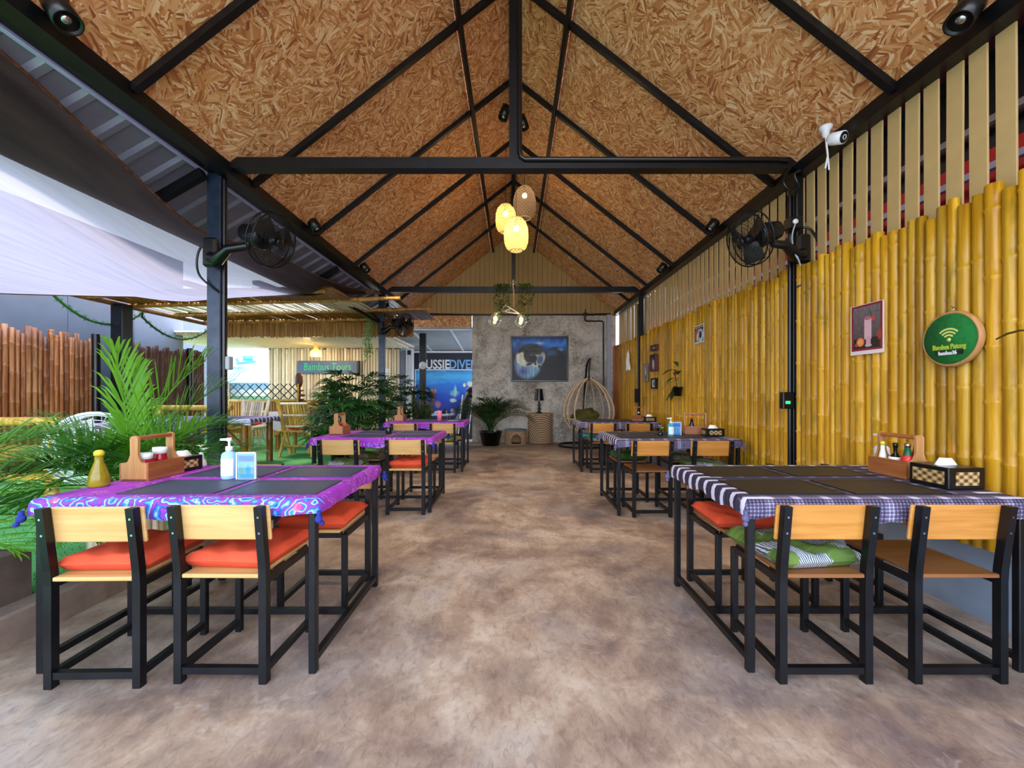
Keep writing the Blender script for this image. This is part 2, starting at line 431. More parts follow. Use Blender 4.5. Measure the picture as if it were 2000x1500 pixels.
def m_purple(border=True):
    t = NT('purple_batik_cotton'); v = t.co(); s = t.sep(v)
    wv = t.n('ShaderNodeTexNoise', {'Vector': v, 'Scale': 9.0, 'Detail': 2.0, 'Distortion': 1.2}).outputs[0]
    ln = t.m_('ABSOLUTE', t.m_('SUBTRACT', t.m_('FRACT', t.m_('MULTIPLY', wv, 7.0)), .5))
    base = t.mix(t.ramp(t.noise(v, 4, 3), [(.35, 0.0), (.65, 1.0)]), lin('#86189c'), lin('#a83cc0'))
    gate = t.ramp(t.noise(v, 5.5, 2), [(.46, 0.0), (.56, 1.0)])
    c = t.mix(t.m_('MULTIPLY', t.ramp(ln, [(.0, 1.0), (.10, .0)]), gate), base, lin('#e8a0d8'))
    # blue scroll border along the near edge
    v2 = t.comb(s[0], t.m_('ADD', s[1], s[2]), 0.0)
    wv2 = t.n('ShaderNodeTexNoise', {'Vector': v2, 'Scale': 11.0, 'Detail': 2.0}).outputs[0]
    ring = t.vor(v2, 11.0, dim='2D')
    rr = t.m_('FRACT', t.m_('ADD', t.m_('MULTIPLY', ring, 2.6), t.m_('MULTIPLY', wv2, 4.5)))
    bl = t.ramp(rr, [(.0, '#1c2870'), (.10, '#2a62c8'), (.30, '#4aa0e0'), (.44, '#8cc8ee'), (.50, '#f0f0f8'), (.54, '#3a78d0'), (.66, '#7a30b8'), (.95, '#a040c0')])
    red = t.vor(v2, 6.0, dim='2D')
    bl = t.mix(t.ramp(red, [(.1, .75), (.14, 0.0)]), bl, lin('#d84a5c'))
    edge = t.m_('ADD', s[1], t.m_('MULTIPLY', t.m_('SUBTRACT', t.noise(t.map(v, sc=(1, 0, 0)), 7.0, 2), .5), .16))
    c = t.mix(t.ramp(t.m_('MULTIPLY', edge, -1.0), [(.385, 0.0), (.40, 1.0)]), c, bl) if border else t.mix(t.ramp(t.m_('ADD', t.m_('MULTIPLY', s[2], -1.0), t.m_('MULTIPLY', wv2, .03)), [(.052, 0.0), (.062, .6)]), c, t.ramp(rr, [(.3, '#8a2cb0'), (.5, '#e8c8f0'), (.7, '#5a40c0')]))
    return t.pbr(c, .75, 0, t.bump(wv, .1, .004))
M['purple'] = m_purple()
M['purple2'] = m_purple(False)
def m_plaid(name='plum_plaid_cotton', dark='#221a2c', mid='#5e5474', lite='#cfc9de', p=1.0):
    t = NT(name); v = t.co(); s = t.sep(v)
    def stripes(x, f, lo, hi): 
        return t.ramp(t.m_('FRACT', t.m_('MULTIPLY', x, f * p)), [(lo - .03, 0.0), (lo, 1.0), (hi, 1.0), (hi + .03, 0.0)])
    zx = t.m_('ADD', s[0], 5.0); zy = t.m_('ADD', s[1], t.m_('ADD', t.m_('MULTIPLY', s[2], .0), 5.0))
    band = stripes(zy, 11.0, .3, .62)
    thin = stripes(zy, 37.0, .4, .6)
    bx = stripes(zx, 7.5, .35, .6); fx = stripes(zx, 60.0, .35, .65); fy = stripes(t.m_('ADD', zy, s[2]), 60.0, .35, .65)
    side = t.ramp(t.m_('ABSOLUTE', s[0]), [(.50, 0.0), (.52, 1.0)])
    near = t.ramp(t.m_('ABSOLUTE', s[1]), [(.36, 0.0), (.38, 1.0)])
    a = t.m_('ADD', t.m_('MULTIPLY', band, t.m_('ADD', t.m_('MULTIPLY', side, .75), .2)), t.m_('MULTIPLY', thin, .16))
    b = t.m_('ADD', t.m_('MULTIPLY', t.m_('MULTIPLY', near, t.m_('ADD', fx, fy)), .27), t.m_('MULTIPLY', t.m_('MULTIPLY', bx, near), .2))
    k = t.m_('ADD', t.m_('ADD', a, b), t.m_('MULTIPLY', t.m_('MULTIPLY', bx, band), .3), clamp=True)
    c = t.ramp(k, [(.0, dark), (.45, mid), (1.0, lite)])
    return t.pbr(c, .8, 0, t.bump(t.m_('ADD', fx, fy), .1, .002))
M['plaid'] = m_plaid()
M['plaid_red'] = m_plaid('maroon_plaid_cotton', '#3c1420', '#7a3c48', '#e8d8d4', 1.0)
def m_mat(name, c0, c1):
    t = NT(name); v = t.co(); s = t.sep(v)
    g = t.m_('MULTIPLY', t.m_('SINE', t.m_('MULTIPLY', s[0], 1400.0)), t.m_('SINE', t.m_('MULTIPLY', s[1], 1400.0)))
    c = t.mix(t.m_('ADD', t.m_('MULTIPLY', g, .4), .5), lin(c0), lin(c1))
    return t.pbr(c, .5)
M['mat_blue'] = m_mat('slate_woven_vinyl', '#222a3c', '#404c66')
M['mat_edge'] = m_mat('slate_mat_border', '#1c2434', '#3a465c')
M['mat_black'] = m_mat('black_woven_vinyl', '#0c0b0a', '#1c1a16')
def m_green_patch():
    t = NT('green_grey_print'); v = t.co(); s = t.sep(v)
    n1 = t.noise(v, 4, 3, .6, 1.5)
    st = t.m_('FRACT', t.m_('ADD', t.m_('MULTIPLY', t.m_('ADD', s[0], s[1]), 3.2), n1))
    g = t.ramp(t.noise(t.map(v, sc=(2, 30, 2)), 1.0, 3), [(.3, '#3c561c'), (.7, '#748e3a')])
    w = t.n('ShaderNodeTexWave', {'Vector': v, 'Scale': 30.0, 'Distortion': 3.0}).outputs['Fac']
    gr = t.ramp(w, [(.3, '#4c5058'), (.7, '#c8ccd0')])
    c = t.mix(t.ramp(st, [(.46, 0.0), (.5, 1.0), (.92, 1.0), (.96, 0.0)]), g, gr)
    return t.pbr(c, .85, 0, t.bump(n1, .3, .02))
M['greenprint'] = m_green_patch()
M['olive'] = plain('olive_cotton', '#4a4c20', .85, 0, .2, 10, .3)
M['teal'] = plain('teal_cotton', '#3aa8b8', .85, 0, .1, 7, .2)
def m_weave(name, c0, c1, f=60.0):
    t = NT(name); v = t.co(); s = t.sep(v)
    a = t.m_('SINE', t.m_('MULTIPLY', t.m_('ADD', s[0], s[1]), f * 2.2)); b = t.m_('SINE', t.m_('MULTIPLY', s[2], f * 3.0))
    k = t.m_('ADD', t.m_('MULTIPLY', t.m_('MULTIPLY', a, b), .5), .5)
    k = t.m_('ADD', t.m_('MULTIPLY', k, .7), t.m_('MULTIPLY', t.noise(v, 30, 3), .3))
    return t.pbr(t.ramp(k, [(.25, c0), (.75, c1)]), .65, 0, t.bump(k, .5, .006))
M['weave'] = m_weave('water_hyacinth_weave', '#4a3018', '#c8a468')
M['wicker'] = m_weave('tan_wicker', '#7a5c3c', '#c0a07c', 45)
def m_lantern(name, c, em):
    t = NT(name); v = t.co(); s = t.sep(v)
    ang = t.m_('ARCTAN2', s[1], s[0])
    a = t.m_('SINE', t.m_('ADD', t.m_('MULTIPLY', ang, 18.0), t.m_('MULTIPLY', s[2], 110.0)))
    b = t.m_('SINE', t.m_('SUBTRACT', t.m_('MULTIPLY', ang, 18.0), t.m_('MULTIPLY', s[2], 110.0)))
    k = t.m_('MAXIMUM', a, b)
    d = t.n('ShaderNodeBsdfDiffuse', {0: lin(c)}); tl = t.n('ShaderNodeBsdfTranslucent', {0: lin(c)})
    mx = t.n('ShaderNodeMixShader', {0: .55, 1: d.outputs[0], 2: tl.outputs[0]})
    tp = t.n('ShaderNodeBsdfTransparent', {0: (1, 1, 1, 1)})
    f = t.ramp(k, [(.2, .7), (.5, .12)])
    return t.surf(t.n('ShaderNodeMixShader', {0: f, 1: mx.outputs[0], 2: tp.outputs[0]}).outputs[0])
M['lantern'] = m_lantern('woven_bamboo_shade', '#ecd08c', 0)
M['lantern_grey'] = m_lantern('woven_grey_shade', '#a89080', 0)
M['bulb'] = emit('lit_bulb', '#ffe2a0', 10.0)
M['globe'] = glass('clear_globe')
M['acrylic'] = glass('clear_acrylic', '#e8f4ff')
M['grill'] = plain('fan_wire', '#15161a', .35, .4, .1)
M['rope'] = plain('natural_rope', '#c8a878', .8, 0, .2, 40, .4)
M['rattan'] = plain('pale_rattan', '#e0c49c', .5, 0, .12, 10)
# ================================================================== THE SETTING
EX, EZ, RZ = 2.56, 3.31, 5.32         # eave half width, eave height, ridge height
Y0, Y1 = -1.04, 10.40                 # open front, end wall
PITCH = math.atan2(RZ - EZ, EX); SL = math.hypot(EX, RZ - EZ)
def roofz(x): return RZ - (RZ - EZ) / EX * abs(x)
# floor of the hall
mb = MB(); mb.box(-2.48, 2.62, -1.6, 10.6, -.12, 0.0)
mb.box(-2.62, -1.05, 10.6, 14.5, -.12, 0.0)
floor = struct(obj('floor', mb, M['floor']))
mb = MB(); mb.box(-40, 40, -30, 45, -.3, -.125)
struct(obj('floor_outside', mb, M['ground']))
# curb between hall and garden
mb = MB()
mb.box(-2.62, -2.48, -1.6, 10.4, -.1, .17, bev=.012)
struct(obj('trim_curb', mb, M['curb']))
# lawn
lawn = MB(); lawn.box(-7.3, -2.62, -1.6, 9.0, -.1, .12)
lawn.box(-9.5, -2.62, 9.0, 12.2, -.1, .10)
lo = obj('lawn', lawn, M['grass']); struct(lo)
tb = MB(); rr = random.Random(3)
for i in range(9000):
    y = 1.7 + rr.random() ** 1.4 * 4.5; x = -2.66 - rr.random() * 2.3
    h = .012 + rr.random() * .014; a = rr.random() * PI
    dx, dy = math.cos(a) * .004, math.sin(a) * .004
    lx, ly = (rr.random() - .5) * .016, (rr.random() - .5) * .016
    tb.add([(x - dx, y - dy, .118), (x + dx, y + dy, .118), (x + lx, y + ly, .12 + h)], [(0, 1, 2)])
tag(obj('grass', tb, M['grass']), 'short green artificial turf blades beside the hall curb', 'grass', kind='stuff')
# roof: ceiling empty parent mesh is the ridge beam, everything else its parts
mb = MB(); mb.box(-.03, .03, Y0, Y1, RZ - .10, RZ - .02)
ceil = struct(obj('ceiling', mb, M['steel']))
RY = [-1.04, .22, 1.48, 2.74, 4.0, 5.26, 6.53, 7.79, 9.05, 10.50]
SP = .715                              # purlin distance from the ridge, along the slope
def panel(u0, u1, L):
    m = MB(); m.box(u0, u1, 0, L, 0, .02); return m
for side in (-1, 1):
    for (a, b) in ((0.02, SP), (SP + .006, SL)):
        shared = {}
        for i in range(len(RY) - 1):
            L = round(RY[i + 1] - RY[i] - .006, 3)
            if L not in shared:
                shared[L] = (panel(a, b, L) if side > 0 else panel(-b, -a, L)).mesh('osb_panel', M['osb'])
            o = obj('osb_panel', shared[L], None, ceil, (0, RY[i] + .003, RZ), (0, PITCH * side, 0))
    rb = MB(); rb.box(0.03 if side > 0 else -SL, SL if side > 0 else -.03, -.025, .025, -.052, -.002)
    rm = rb.mesh('rafter', M['steel'])
    for y in RY[1:-1]: obj('rafter', rm, None, ceil, (0, y, RZ), (0, PITCH * side, 0))
    pb = MB(); u = SP * side; pb.box(u - .022, u + .022, 0, Y1 - Y0, -.09, -.052)
    obj('purlin', pb, M['steel'], ceil, (0, Y0, RZ), (0, PITCH * side, 0))
    eb = MB()
    x0, x1 = (EX - .02, EX + .10) if side > 0 else (-EX - .10, -EX + .02)
    eb.box(x0, x1, Y0, Y1 + .1, EZ - .09, EZ + .03)
    x0, x1 = (EX + .10, EX + .20) if side > 0 else (-EX - .20, -EX - .10)
    eb.box(x0, x1, Y0, Y1 + .1, EZ - .06, EZ + .03)
    obj('eave_beam', eb, M['steel'], ceil)
# tie beams and king posts
for (y, zb, th) in ((3.72, 3.272, .10), (8.30, 3.29, .11)):
    b = MB(); b.box(-EX - .1, EX + .1, y - .05, y + .05, zb, zb + th); obj('tie_beam', b, M['steel'], ceil)
    b = MB(); b.box(-.04, .04, y - .04, y + .04, zb + th, RZ - .09); obj('king_post', b, M['steel'], ceil)
c1 = MB(); c1.tube([(.055, 3.66, 5.2), (.055, 3.66, 3.42), (.065, 3.66, 3.37), (.10, 3.66, 3.345), (2.36, 3.66, 3.345), (2.45, 3.66, 3.33)], .022, 8)
obj('conduit', c1, M['blacksteel2'], ceil)
# light flashing and corrugated lean-to sheet on the garden side
fb = MB(); fb.box(-2.80, -2.762, Y0, 10.0, 3.235, 3.275)
obj('flashing', fb, M['lav'], ceil)
def corr(x0, z0, x1, z1, ya, yb, pitch, h, name, mat, parent, rz=None):
    m = MB(); pts = []; y = ya
    while y < yb:
        pts += [(y, 0), (y + pitch * .62, 0), (y + pitch * .72, -h), (y + pitch * .9, -h)]; y += pitch
    vs = []; fs = []
    for (yy, dz) in pts: vs += [(x0, yy, z0 + dz), (x1, yy, z1 + dz)]
    for i in range(len(pts) - 1): fs.append((2 * i, 2 * i + 2, 2 * i + 3, 2 * i + 1))
    n = len(vs); vs += [(x, yy, z + .003) for x, yy, z in vs]
    fs += [tuple(k + n for k in f[::-1]) for f in fs]
    m.add(vs, fs); return obj(name, m, mat, parent)
corr(-2.76, 3.30, -3.42, 2.92, Y0, 10.0, .255, .03, 'roof_sheet', M['corr'], ceil)
obj('added_fascia', MB().box(-3.45, -3.42, Y0, 10.0, 2.86, 2.955), M['corr'], ceil)  # added strip, straightens the shadow outline of the sheet edge on the net
for y in (3.62, 6.4, 9.0):
    b = MB(); b.bar((-2.74, y, 3.20), (-3.36, y, 2.845), .06, .08); obj('lean_to_rafter', b, M['steel'], ceil)
# steel posts
def post(label, x0, x1, y0, y1, z0, z1, mat='steel'):
    t = thing('steel_post', label, 'post', ((x0 + x1) / 2, (y0 + y1) / 2, z0), 0, None)
    hx, hy = (x1 - x0) / 2, (y1 - y0) / 2
    b = MB(); b.box(-hx, hx, -hy, hy, 0, z1 - z0, bev=.006); obj('shaft', b, M[mat], t)
    return t
pL1 = post('black steel post behind the nearest purple table, with a fan', -2.775, -2.65, 3.70, 3.80, .17, 3.25, 'sky_tint_steel')
pL2 = post('farther left black steel post with a fan and hanging creeper', -2.72, -2.60, 8.25, 8.35, .17, 3.25, 'sky_tint_steel')
pR1 = post('black steel post against the yellow bamboo wall, with a fan', 2.53, 2.62, 3.70, 3.78, 0, 3.25)
pR2 = post('farther right black steel post between the hanging frames', 2.53, 2.62, 8.22, 8.32, 0, 3.25)
def conduit_on(t, pts, r=.014):
    b = MB(); b.tube(pts, r, 8); obj('conduit', b, M['blacksteel2'], t)
conduit_on(pL1, [(.085, -.03, 0.0), (.085, -.03, 2.6), (.085, -.03, 3.02)], .02)
conduit_on(pR1, [(-.066, -.02, 0), (-.066, -.02, 3.05)], .018)
conduit_on(pR1, [(-.03, -.06, 0), (-.03, -.06, 1.8), (-.03, -.06, 3.05)], .014)
conduit_on(pR2, [(-.066, -.02, 0), (-.066, -.02, 3.05)], .016)
# switch boxes on posts
def sbox(t, x, y, z, w, h, mat, led=None, name='switch_box'):
    b = MB(); b.box(-w / 2, w / 2, -.03, .03, -h / 2, h / 2, bev=.006); o = obj(name, b, M[mat], t, (x, y, z))
    if led:
        e = MB(); e.box(-w * .3, w * .1, -.034, -.028, -.03, -.005); obj('indicator', e, M[led], o)
M['led'] = emit('green_led', '#20e060', 2.0)
sbox(pR1, -.10, -.03, 1.19, .10, .15, 'blacksteel2', 'led')
sbox(pL1, .10, -.01, 1.36, .07, .12, 'greypanel')
sbox(pL2, .10, -.01, 1.5, .07, .16, 'white')
sbox(pR2, -.10, -.02, 1.2, .07, .28, 'blacksteel2')
# ---- right wall: knee wall, bamboo poles, painted boards
mb = MB(); mb.box(2.60, 2.74, -1.04, 10.6, 0, .48)
wr_ = struct(obj('wall_right', mb, M['kneewall']))
def pole_mesh(name, r, Lz, nodes, mats, n=9, seed=0):
    rg = random.Random(seed); p = []; z = 0.0
    p.append((r * .72, 0.0)); p.append((r, .004))
    zs = []
    z = rg.uniform(.1, .3)
    while z < Lz - .06:
        zs.append(z); z += nodes * rg.uniform(.8, 1.25)
    for q in zs: p += [(r * .965, q - .02), (r * 1.09, q - .005), (r * 1.09, q + .003), (r * .94, q + .012), (r * .985, q + .05)]
    p += [(r * .98, Lz - .002), (r * .8, Lz), (r * .62, Lz - .015), (1e-7, Lz - .03)]
    m = MB()
    m.lathe(p, n)
    bend = rg.uniform(-.005, .005); tw = rg.uniform(0, 6.28)
    m.v = [(x + bend * math.sin(PI * zz / Lz) * math.cos(tw), y + bend * math.sin(PI * zz / Lz) * math.sin(tw), zz) for x, y, zz in m.v]
    return m.mesh(name, mats)
PM = {}
def poles(parent, p0, p1, pitch, r, z0, zt, jit, mat, seed, name='bamboo_pole', nodes=.32, n=9, offs=None):
    """a row of upright poles from p0 to p1 (x,y); zt(s) gives the top height"""
    rg = random.Random(seed); L = math.hypot(p1[0] - p0[0], p1[1] - p0[1]); s = 0.0
    while s < L:
        k = pitch * rg.uniform(.82, 1.18)
        x = p0[0] + (p1[0] - p0[0]) * (s + k / 2) / L; y = p0[1] + (p1[1] - p0[1]) * (s + k / 2) / L
        top = zt(s / L) + rg.uniform(-jit, jit)
        var = rg.randrange(6); key = (mat, round(r, 3), round(zt(0) - z0, 1), var)
        if key not in PM: PM[key] = pole_mesh(name, r, zt(0) - z0, nodes, M[mat], n, sum(map(ord, mat)) % 97 + var * 13)
        o = obj(name, PM[key], None, parent, (x + rg.uniform(-.005, .005), y, z0 + rg.uniform(-.012, .012)), (0, 0, rg.uniform(0, 6.28)))
        f = k / pitch; o.scale = (f * 1.02, f * 1.02, (top - z0) / (zt(0) - z0))
        if offs and rg.random() < .3: o.location.x += offs
        s += k
poles(wr_, (2.565, 1.45), (2.565, 3.69), .066, .033, .41, lambda s: 2.33 + .06 * s, .035, 'bamboo', 11)
poles(wr_, (2.565, 3.80), (2.565, 8.21), .066, .033, .41, lambda s: 2.40, .035, 'bamboo', 12)
poles(wr_, (2.565, 8.33), (2.565, 9.75), .066, .033, .41, lambda s: 2.42, .03, 'bamboo', 13)
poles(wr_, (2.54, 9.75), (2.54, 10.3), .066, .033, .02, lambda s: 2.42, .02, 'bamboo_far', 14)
for z in (.62, 2.12):                                              # rails that carry the poles
    b = MB(); b.box(2.60, 2.64, 1.3, 10.4, z - .02, z + .02); obj('rail', b, M['steel'], wr_)
sm = MB(); sm.box(-.006, .006, -.047, .047, 0, 1.25, bev=.002); sm = sm.mesh('slat', M['slat'])
y = .75; rg = random.Random(5)
while y < 10.3:
    o = obj('slat', sm, None, wr_, (2.655, y, 2.04 + rg.uniform(-.02, .0)), (rg.uniform(-.006, .006), 0, 0)); y += .132
# neighbour beyond the boards
mb = MB(); mb.box(3.7, 3.8, -1.5, 11.5, -.1, 3.15)
struct(obj('wall_neighbour', mb, M['redwall']))
nb = corr(2.8, 3.55, 4.6, 4.1, -1.5, 9.6, .28, .035, 'ceiling_neighbour', M['darkwall'], None); struct(nb)
for i, z in enumerate((2.62, 2.95, 3.3)):
    b = MB(); b.box(3.55, 3.60, -1.5, 9.5, z - .025, z + .025); obj('rail', b, M['corr'], nb)
b = MB(); b.box(3.7, 3.8, -1.5, 11.5, 3.15, 3.9); obj('upper_sheet', b, M['darkwall'], nb)
# ---- end wall
mb = MB(); mb.box(-1.05, 2.60, 10.40, 10.55, 0, 3.32)
we = struct(obj('wall_back', mb, M['loft']))
b = MB(); b.box(2.36, 2.47, 10.34, 10.44, 0, 3.25); obj('corner_trim', b, M['greypanel'], we)
b = MB(); b.box(-2.95, -1.06, 0, .32, 0, .03); obj('osb_lintel', b, M['osb'], we, (0, 10.45, 2.92), (R(90), 0, 0))
b = MB(); b.box(-2.75, -1.05, 10.41, 10.47, 2.88, 2.925); obj('lintel_edge', b, M['greypanel'], we)
# gable cladding, board by board
x = -2.56; bw = .122
while x < 2.5:
    xa, xb = x + .004, min(x + bw - .004, 2.56)
    for (za, zb) in ((3.24, 3.86), (3.866, 9)):
        ta, tb2 = min(zb, roofz(xa) - .005), min(zb, roofz(xb) - .005)
        if max(ta, tb2) > za + .02:
            m = MB(); poly = [(xa, za), (xb, za), (xb, max(tb2, za + .001)), (xa, max(ta, za + .001))]
            dy = random.uniform(0, .004); m.prism(poly, 10.37 + dy, 10.392 + dy); obj('board', m, M['gable'], we)
    x += bw
m = MB(); m.prism([(-2.66, 3.22), (2.66, 3.22), (2.66, 3.25), (0, 5.33), (-2.66, 3.25)], 10.395, 10.43)
obj('gable_backing', m, M['bamboo_dark'], we)
m = MB(); m.tube([(-2.3, 10.33, 3.25), (-.6, 10.33, 3.225), (1.82, 10.33, 3.235), (2.45, 10.33, 3.25)], .018, 6)
m.tube([(1.80, 10.33, 3.235), (1.80, 10.34, 3.10), (1.83, 10.35, 3.07), (2.24, 10.35, 3.07), (2.27, 10.35, 3.04), (2.27, 10.35, 1.2)], .02, 6)
m.box(1.75, 1.86, 10.28, 10.36, 3.20, 3.27); m.box(1.795, 1.82, 10.29, 10.32, 3.26, 3.36)
obj('conduit', m, M['blacksteel2'], we)
# ================================================================== GARDEN SIDE
# grey garden wall in panels
mb = MB(); mb.box(-7.55, -7.42, -1.6, 9.2, 0, 4.2)
wl = struct(obj('wall_left', mb, M['greywall']))
yy = -1.6
pm = MB(); pm.box(-7.42, -7.40, .004, 1.196, .1, 3.15); pm = pm.mesh('wall_panel', M['wallpanel'])
pu = MB(); pu.box(-7.42, -7.40, .004, 1.196, 3.158, 4.18); pu = pu.mesh('wall_panel', M['wallpanel'])
while yy < 8.0:
    obj('wall_panel', pm, None, wl, (0, yy, 0)); obj('wall_panel', pu, None, wl, (0, yy, 0)); yy += 1.2
# shade net: slung from the eave to a line across the garden
def lerp(a, b, t): return a + (b - a) * t
UP = [(7.95, 3.21), (6.9, 3.06), (6.13, 2.98), (4.98, 2.93), (4.4, 2.85), (3.7, 2.78), (2.87, 3.02), (2.22, 3.19), (1.2, 3.24), (-.2, 3.28)]
def up(t):
    s = t * (len(UP) - 1); i = min(int(s), len(UP) - 2); f = s - i
    p0 = UP[max(i - 1, 0)]; p1 = UP[i]; p2 = UP[i + 1]; p3 = UP[min(i + 2, len(UP) - 1)]
    def cr(a, b, c, d): return .5 * (2 * b + (c - a) * f + (2 * a - 5 * b + 4 * c - d) * f * f + (3 * b - a - 3 * c + d) * f ** 3)
    return Vector((-2.80 - .12 * math.sin(PI * t), cr(p0[0], p1[0], p2[0], p3[0]), cr(p0[1], p1[1], p2[1], p3[1])))
def low(t):
    p = Vector((-2.66, 7.97, 3.20)).lerp(Vector((-7.35, 4.05, 2.33)), t)
    p.z -= .10 * math.sin(PI * min(1, t)); return p
def netf(u, v):
    p = up(u).lerp(low(u), v); k = math.sin(PI * v ** .62) * min(1, u * 2)
    p.z -= .36 * k + .03 * math.sin(9 * u + 5 * v) * k
    return p
nb_ = MB(); nb_.grid(netf, 48, 20)
net = obj('shade_net', nb_, M['net'])
tag(net, 'brown shade net slung between the roof edge and the garden wall', 'net')
hm = MB(); hm.tube([low(i / 20) for i in range(21)], .012, 6); hm.tube([up(i / 40) for i in range(41)], .010, 6)
obj('hem', hm, M['bamboo_dark'], net)
# ---- bamboo fences
def fence(label, x, ya, yb, mat, pitch, seed, r, z1, posts):
    t = thing('bamboo_fence', label, 'fence', (x, ya, .12))
    rg = random.Random(seed)
    poles(t, (0, 0), (0, yb - ya), pitch, r, 0, lambda s: z1 - .12, .06, mat, seed, 'bamboo_pole', .34, 8)
    for z in (.5, 1.55):
        b = MB(); b.tube([(-.045, 0, z), (-.045, yb - ya, z)], .016, 6); obj('rail', b, M['bamboo_dark'], t)
    for y in posts:
        b = MB(); b.tube([(.06, y - ya, 0), (.065, y - ya, 1.2), (.06, y - ya, z1 - .05)], .055, 8); obj('end_post', b, M['blacksteel2'], t)
fence('reddish brown bamboo pole fence at the far left', -6.85, 4.7, 6.6, 'bamboo_brown', .07, 21, .034, 2.14, (6.66,))
fence('dark brown thin bamboo fence behind the tall palm', -6.85, 7.2, 9.0, 'bamboo_dark', .062, 22, .03, 2.12, (8.6,))
# ---- bamboo pavilion roof
pv = thing('bamboo_pavilion', 'open bamboo mat roof with bamboo rails over the garden seats', 'pavilion', (0, 0, 0))
rg = random.Random(9)
def tubes_row(x0, x1, z0, z1, ya, yb, pitch, r, mat, name, parent, wob=.006, slot=None, n=5):
    m = MB(); x = x0
    while x < x1:
        f = (x - x0) / (x1 - x0); z = lerp(z0, z1, f)
        m.tube([(x, ya, z + rg.uniform(-wob, wob)), (x + rg.uniform(-.02, .02), (ya + yb) / 2, z + rg.uniform(-wob, wob)), (x + rg.uniform(-.02, .02), yb, z + rg.uniform(-wob, wob))], r, n, caps=False)
        x += pitch * rg.uniform(.8, 1.25)
    o = obj(name, m, M[mat], parent); o['kind'] = 'stuff'; return o
tubes_row(-6.6, -2.75, 2.81, 2.87, 6.25, 7.12, .034, .017, 'bamboo_far', 'reed_mat', pv)
tubes_row(-6.6, -2.75, 2.81, 2.87, 7.12, 7.95, .046, .016, 'bamboo_pale', 'reed_mat', pv)  # paler bamboo here imitates daylight glowing through the reeds
tubes_row(-6.6, -1.75, 2.81, 2.87, 7.95, 9.0, .036, .018, 'bamboo_far', 'reed_mat', pv)
for (y, xa, xb, r) in ((6.35, -6.65, -2.9, .035), (7.08, -6.65, -1.95, .035), (7.98, -6.65, -1.6, .035), (8.75, -6.65, -2.75, .04)):
    m = MB(); k = 14; pts = [(lerp(xa, xb, i / k), y + .01 * math.sin(i * 2.1), lerp(2.755, 2.835 + (.06 if xb > -2 else 0), i / k) + .006 * math.sin(i * 3)) for i in range(k + 1)]
    m.tube(pts, [r * (1.12 if i % 3 == 0 else .96) for i in range(k + 1)], 8); obj('bamboo_rail', m, M['bamboo_tan'], pv)
m = MB(); m.tube([(-3.9, 6.6, 2.9), (-3.2, 7.2, 3.08), (-2.62, 8.1, 3.235)], .032, 8); obj('bamboo_rail', m, M['bamboo_tan'], pv)
m = MB(); m.tube([(-6.62, 5.6, 2.74), (-6.62, 9.0, 2.74)], .04, 8); obj('bamboo_rail', m, M['bamboo_far'], pv)
for x in (-5.0, -3.9):
    m = MB(); m.bar((x, 6.2, 2.93), (x + .35, 9.0, 2.93), .12, .06); obj('beam', m, M['steel'], pv)
m = MB(); m.bar((-2.9, 8.05, 2.95), (-2.62, 8.35, 2.6), .04); m.bar((-3.25, 7.2, 3.0), (-2.7, 8.3, 2.66), .05); obj('brace', m, M['steel'], pv)
m = MB(); x = -6.5
while x < -2.18:
    d = rg.uniform(-.02, .02); m.tube([(x, 8.9 + rg.uniform(-.008, .008), 2.47 + d), (x + rg.uniform(-.004, .004), 8.9, 2.79)], .018 * rg.uniform(.8, 1.15), 6); x += .034
obj('valance_board', MB().box(-6.5, -2.2, 8.925, 8.945, 2.5, 2.8), M['bamboo_far'], pv)
vo = obj('valance', m, M['bamboo_tan'], pv); vo['kind'] = 'stuff'
m = MB(); m.tube([(-6.5, 8.95, 2.79), (-2.6, 8.95, 2.84)], .04, 8); obj('bamboo_rail', m, M['bamboo_far'], pv)
t = thing('roof_post', 'thick black post holding the corner of the bamboo roof', 'post', (-6.55, 6.85, .12))
m = MB(); m.box(-.1, .1, -.1, .1, 0, 2.62, bev=.01); obj('shaft', m, M['steel'], t)
# tinsel garland along the roof edge
g = MB(); gp = []
for (ya, yb) in ((5.9, 7.35), (7.35, 8.9)):
    for i in range(15):
        f = i / 14; gp.append((-6.66, lerp(ya, yb, f), 2.70 - .32 * 4 * f * (1 - f) * (1 if ya < 7 else .9) - .08 * (ya > 7)))
g.tube(gp, .02, 6)
for p in gp:
    for q in range(26):
        a = rg.uniform(0, 2 * PI); b = rg.uniform(-1, 1); l = .05
        yo = rg.uniform(-.06, .06)
        c0 = Vector((p[0], p[1] + yo, p[2] + rg.uniform(-.012, .012))); d = Vector((math.cos(a) * l, b * .03, math.sin(a) * l))
        g.add([c0 + Vector((0, .006, 0)), c0 - Vector((0, .006, 0)), c0 + d], [(0, 1, 2)])
tag(obj('garland', g, M['bush']), 'dark green tinsel garland swagged under the bamboo roof edge', 'garland')
